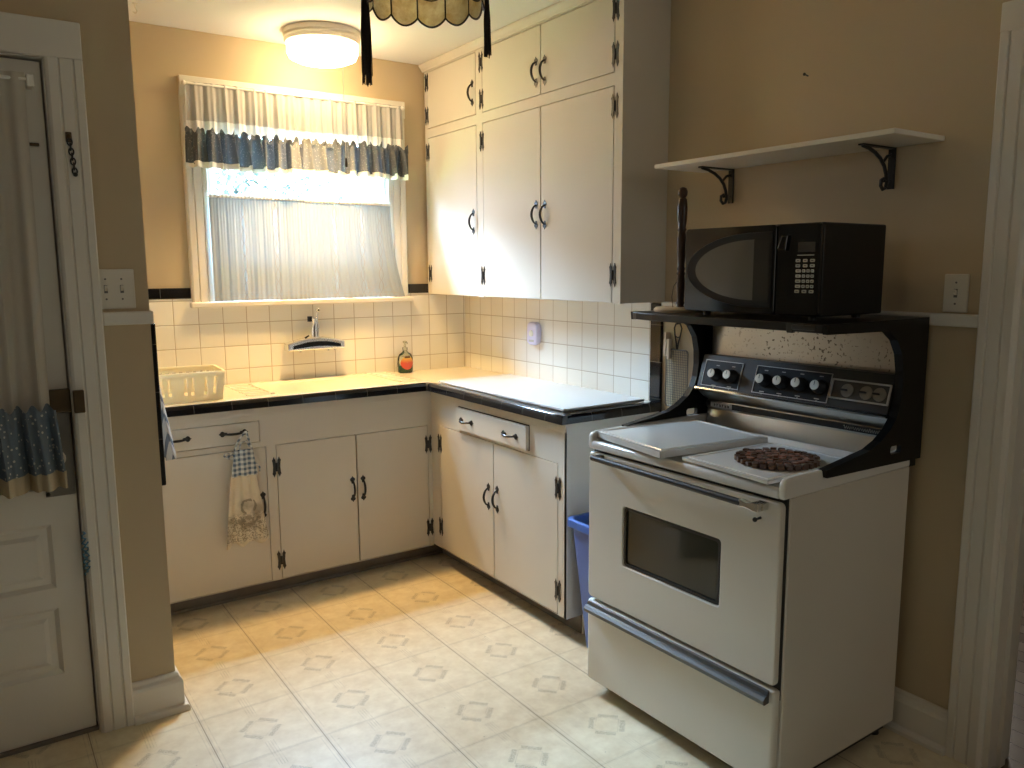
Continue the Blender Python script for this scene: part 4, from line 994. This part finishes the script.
# hanging stained glass shade with tassels
PC = Vector((-1.107, -1.644, 2.230)); PR = .174
pl = thing('pendant_lamp', 'amber stained glass pendant shade with dark brown tassels hanging from the ceiling', 'pendant lamp', (PC.x, PC.y, CEIL))
NP = 12; A0 = .5993
def pang(k): return PI/2-A0+2*PI*k/NP          # panel k centred on the direction away from camera when k = 0
shade_pts = []
def scallop(k, out=0, j=12):
    pts = []
    a0, a1 = pang(k-.5), pang(k+.5)
    for i in range(j+1):
        t = i/j; a = a0+(a1-a0)*t
        p = Vector((PC.x+(PR+out)*math.cos(a), PC.y+(PR+out)*math.sin(a), PC.z+.012-.026*math.sin(PI*t)**.8)); pts.append(p)
    return pts
def up(a, r, z): return Vector((PC.x+r*math.cos(a), PC.y+r*math.sin(a), z))
came = MB()
for k in range(NP):
    m = MB(); S = scallop(k); a0, a1 = pang(k-.5), pang(k+.5); j = 12
    rows = [S]
    for z, r in ((PC.z+.078, PR*1.0), (PC.z+.105, PR*.93), (PC.z+.150, PR*.62), (PC.z+.185, PR*.28)):
        rows.append([up(a0, r, z).lerp(up(a1, r, z), i/j) if r < PR*.9 else up(a0+(a1-a0)*i/j, r, z) for i in range(j+1)])
    V = [[m.v(p) for p in row] for row in rows]
    for r0, r1 in zip(V, V[1:]):
        for i in range(j): m.f([r0[i], r0[i+1], r1[i+1], r1[i]])
    m.build('glass_panel', 'amber', pl, smooth=True, solid=.003, recalc=False)
    came.tube(S, .0032, 6)
    came.tube([up(a0, PR, PC.z+.012), up(a0, PR, PC.z+.078), up(a0, PR*.93, PC.z+.105), up(a0, PR*.62, PC.z+.150), up(a0, PR*.28, PC.z+.185)], .0032, 6)
    # the upper edge of the skirt is scalloped as well
    came.tube([up(a0+(a1-a0)*i/8, PR*1.001, PC.z+.082-.016*math.sin(PI*i/8)) for i in range(9)], .0030, 6)
came.build('lead_came', 'leadcame', pl, smooth=True)
MB().lathe([(.001, .182), (.055, .182), (.050, .192), (.020, .200), (.012, .215), (.001, .216)], tuple(PC), 24).build('cap', 'brass', pl, smooth=True)
m = MB()
for i, z in enumerate((2.462, 2.476, 2.490)):
    pts = [(PC.x+(.006*math.cos(t) if i % 2 else 0), PC.y+(0 if i % 2 else .006*math.cos(t)), z+.010*math.sin(t)) for t in [2*PI*q/10 for q in range(10)]]
    m.tube(pts, .0018, 5, True)
m.lathe([(.001, -.002), (.05, -.002), (.045, -.012), (.02, -.018), (.001, -.019)], (PC.x, PC.y, CEIL), 24).build('chain', 'brass', pl, smooth=True)
def tassel(a, r, ztop, L, rad, seed):
    random.seed(seed); c = up(a, r, 0)
    m = MB(); m.ball((c.x, c.y, ztop-.02), rad*.8); m.tube([(c.x, c.y, ztop-.02), (c.x, c.y, ztop-.045)], [rad*.75, rad*.75], 10); m.tube([(c.x, c.y, ztop+.02), (c.x, c.y, ztop-.02)], .003, 6)
    tt = m.build('tassel', 'fringe', pl, smooth=True)
    f = MB()
    for i in range(90):
        t = random.uniform(0, 2*PI); q = rad*math.sqrt(random.random()); ll = L*random.uniform(.88, 1.02)
        x, y = c.x+q*math.cos(t), c.y+q*math.sin(t)
        f.tube([(c.x+(x-c.x)*.6, c.y+(y-c.y)*.6, ztop-.040), (x, y, ztop-.5*L), (x+random.uniform(-.003, .003), y+random.uniform(-.003, .003), ztop-ll)], .0013, 4)
    f.build('strands', 'fringe', tt)
tassel(pang(0)+math.radians(97), PR*1.04, PC.z+.075, .305, .0155, 1)
tassel(pang(0)-math.radians(80), PR*1.06, PC.z+.065, .205, .0095, 2)
# small hook in the ceiling
tag(MB().lathe([(.010, -.001), (.009, -.004), (.002, -.005)], (-1.667, -.265, CEIL), 14).tube([(-1.667, -.265, CEIL-.004), (-1.667, -.265, CEIL-.018), (-1.661, -.265, CEIL-.030), (-1.668, -.265, CEIL-.040), (-1.677, -.265, CEIL-.034)], .0022, 8).build('ceiling_hook', 'plate_plastic', None, smooth=True), 'small white hook screwed in the ceiling near the left corner', 'hook')

# ================================================================== OUTDOORS
struct(MB().box(-14, 14, .6, 20, -.7, -.6).build('ground_outside', 'lawn'))
struct(MB().box(-9, 9, 6.0, 6.1, -.6, 2.16).build('wall_outside', 'bright_fence'))
def tree(x, y, h, r, label, seed):
    random.seed(seed); t = thing('tree', label, 'tree', (x, y, -.6), 0, 'trees outside the window')
    MB().tube([(0, 0, 0), (.05, .03, h*.4), (0, .05, h*.75)], [.14, .11, .06], 10).build('trunk', 'bark', t, world=False, smooth=True)
    m = MB(); cl_ = [(random.uniform(-r, r)*.8, random.uniform(-r, r)*.5, h*random.uniform(.38, .98), random.uniform(.45, .8)) for _ in range(26)]
    for i in range(7000):
        c = random.choice(cl_); d = Vector((random.gauss(0, 1), random.gauss(0, 1), random.gauss(0, 1))).normalized()*c[3]*random.random()**.4
        p = Vector(c[:3])+d; s = random.uniform(.03, .065); n = Vector((random.gauss(0, 1), random.gauss(0, 1), random.gauss(0, 1))).normalized(); u = n.orthogonal().normalized()*s; w = n.cross(u)*.6
        m.f([m.v(p-u), m.v(p+w), m.v(p+u), m.v(p-w)])
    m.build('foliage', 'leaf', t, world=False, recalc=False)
for a in ((-2.2, 7.9, 4.5, 1.35, 'leafy tree outside, at left end of the window gap', 11), (1.1, 8.0, 4.9, 1.35, 'leafy tree outside, left of the middle of the window gap', 12), (4.3, 7.9, 4.6, 1.35, 'leafy tree outside, right of the middle of the window gap', 13), (7.6, 7.9, 4.6, 1.35, 'leafy tree outside, at right end of the window gap', 14)): tree(*a)

# ================================================================== LIGHT
SKY = 700.0
wd = bpy.data.worlds.new('World'); scn.world = wd; wd.use_nodes = True
bg = wd.node_tree.nodes['Background']; bg.inputs[0].default_value = (.50, .73, 1.0, 1); 
nt = wd.node_tree; gm = nt.nodes.new('ShaderNodeTexCoord'); sx_ = nt.nodes.new('ShaderNodeSeparateXYZ'); mr = nt.nodes.new('ShaderNodeMapRange'); mr.interpolation_type = 'SMOOTHSTEP'
for k, v in enumerate((.18, .85, SKY*.04, SKY)): mr.inputs[k+1].default_value = v
nt.links.new(gm.outputs['Generated'], sx_.inputs[0]); nt.links.new(sx_.outputs[2], mr.inputs[0]); nt.links.new(mr.outputs[0], bg.inputs[1])   # overcast: brightest overhead
def portal(loc, rot, sx, sy):
    L = bpy.data.lights.new('portal', 'AREA'); L.shape = 'RECTANGLE'; L.size = sx; L.size_y = sy; L.cycles.is_portal = True
    o = bpy.data.objects.new('portal', L); COL.objects.link(o); o.location = loc; o.rotation_euler = rot; return o
xc = (WX0+WX1)/2; ww = WX1-WX0
portal((xc, .14, 1.845), (-PI/2, 0, 0), ww, .14)
portal((xc, .14, 2.065), (-PI/2, 0, 0), ww, .30)
portal((xc, .14, 1.535), (-PI/2, 0, 0), ww, .48)
def fill_lamp(name, loc, rot, sx, sy, power, col):  # area lamps added as fill, no windows are built behind them
    L = bpy.data.lights.new(name, 'AREA'); L.shape = 'RECTANGLE'; L.size = sx; L.size_y = sy; L.energy = power; L.color = col
    o = bpy.data.objects.new(name, L); COL.objects.link(o); o.location = loc; o.rotation_euler = rot; return o
fill_lamp('side_fill_lamp', (-3.78, (LY0+LY1)/2, (LZ0+LZ1)/2), (0, -PI/2, 0), LZ1-LZ0, LY1-LY0, 1.5, (1., .95, .86))  # added weak fill from the left, set against a solid wall
bulb = bpy.data.lights.new('lamp_bulb', 'SPOT'); bulb.shadow_soft_size = .10; bulb.spot_size = math.radians(100); bulb.spot_blend = 1.0; bulb.energy = 245; bulb.color = (1., .60, .20)
bo = bpy.data.objects.new('lamp_bulb', bulb); COL.objects.link(bo); bo.location = (LC[0], LC[1], CEIL-.134)
fill_lamp('front_fill_lamp', (-.5, -5.68, 2.02), (PI/2, 0, 0), 1.1, .6, 5, (1., .95, .86))  # added fill behind the camera, lifts the stove side and near walls
fill_lamp('hall_fill_lamp', (2.9, -1.2, 1.6), (0, PI/2, 0), 1.0, .8, 14, (1., .95, .88))  # lamp added out of view to brighten the hall floor

# ================================================================== CAMERA
cam = bpy.data.cameras.new('Camera'); co = bpy.data.objects.new('Camera', cam); COL.objects.link(co)
yaw, pitch, roll, f = .5968, -.1438, -.0061, 800.3132
cam.sensor_fit = 'HORIZONTAL'; cam.sensor_width = 36; cam.lens = f/1024*36; cam.clip_start = .02
F = Vector((math.sin(yaw)*math.cos(pitch), math.cos(yaw)*math.cos(pitch), math.sin(pitch))); Rr = Vector((math.cos(yaw), -math.sin(yaw), 0)); U = Rr.cross(F)
R2 = math.cos(roll)*Rr+math.sin(roll)*U; U2 = -math.sin(roll)*Rr+math.cos(roll)*U
co.matrix_world = Matrix(((R2.x, U2.x, -F.x, -2.3269), (R2.y, U2.y, -F.y, -3.8865), (R2.z, U2.z, -F.z, 1.4479), (0, 0, 0, 1)))
scn.camera = co
vs = scn.view_settings; scn.display_settings.display_device = 'sRGB'; vs.view_transform = 'Standard'; vs.look = 'None'; vs.exposure = .22; vs.gamma = 1; vs.use_curve_mapping = False
cy = scn.cycles; cy.use_denoising = True; cy.max_bounces = 10; cy.diffuse_bounces = 6; cy.glossy_bounces = 4; cy.transparent_max_bounces = 16; cy.sample_clamp_indirect = 8; cy.caustics_reflective = False; cy.caustics_refractive = False
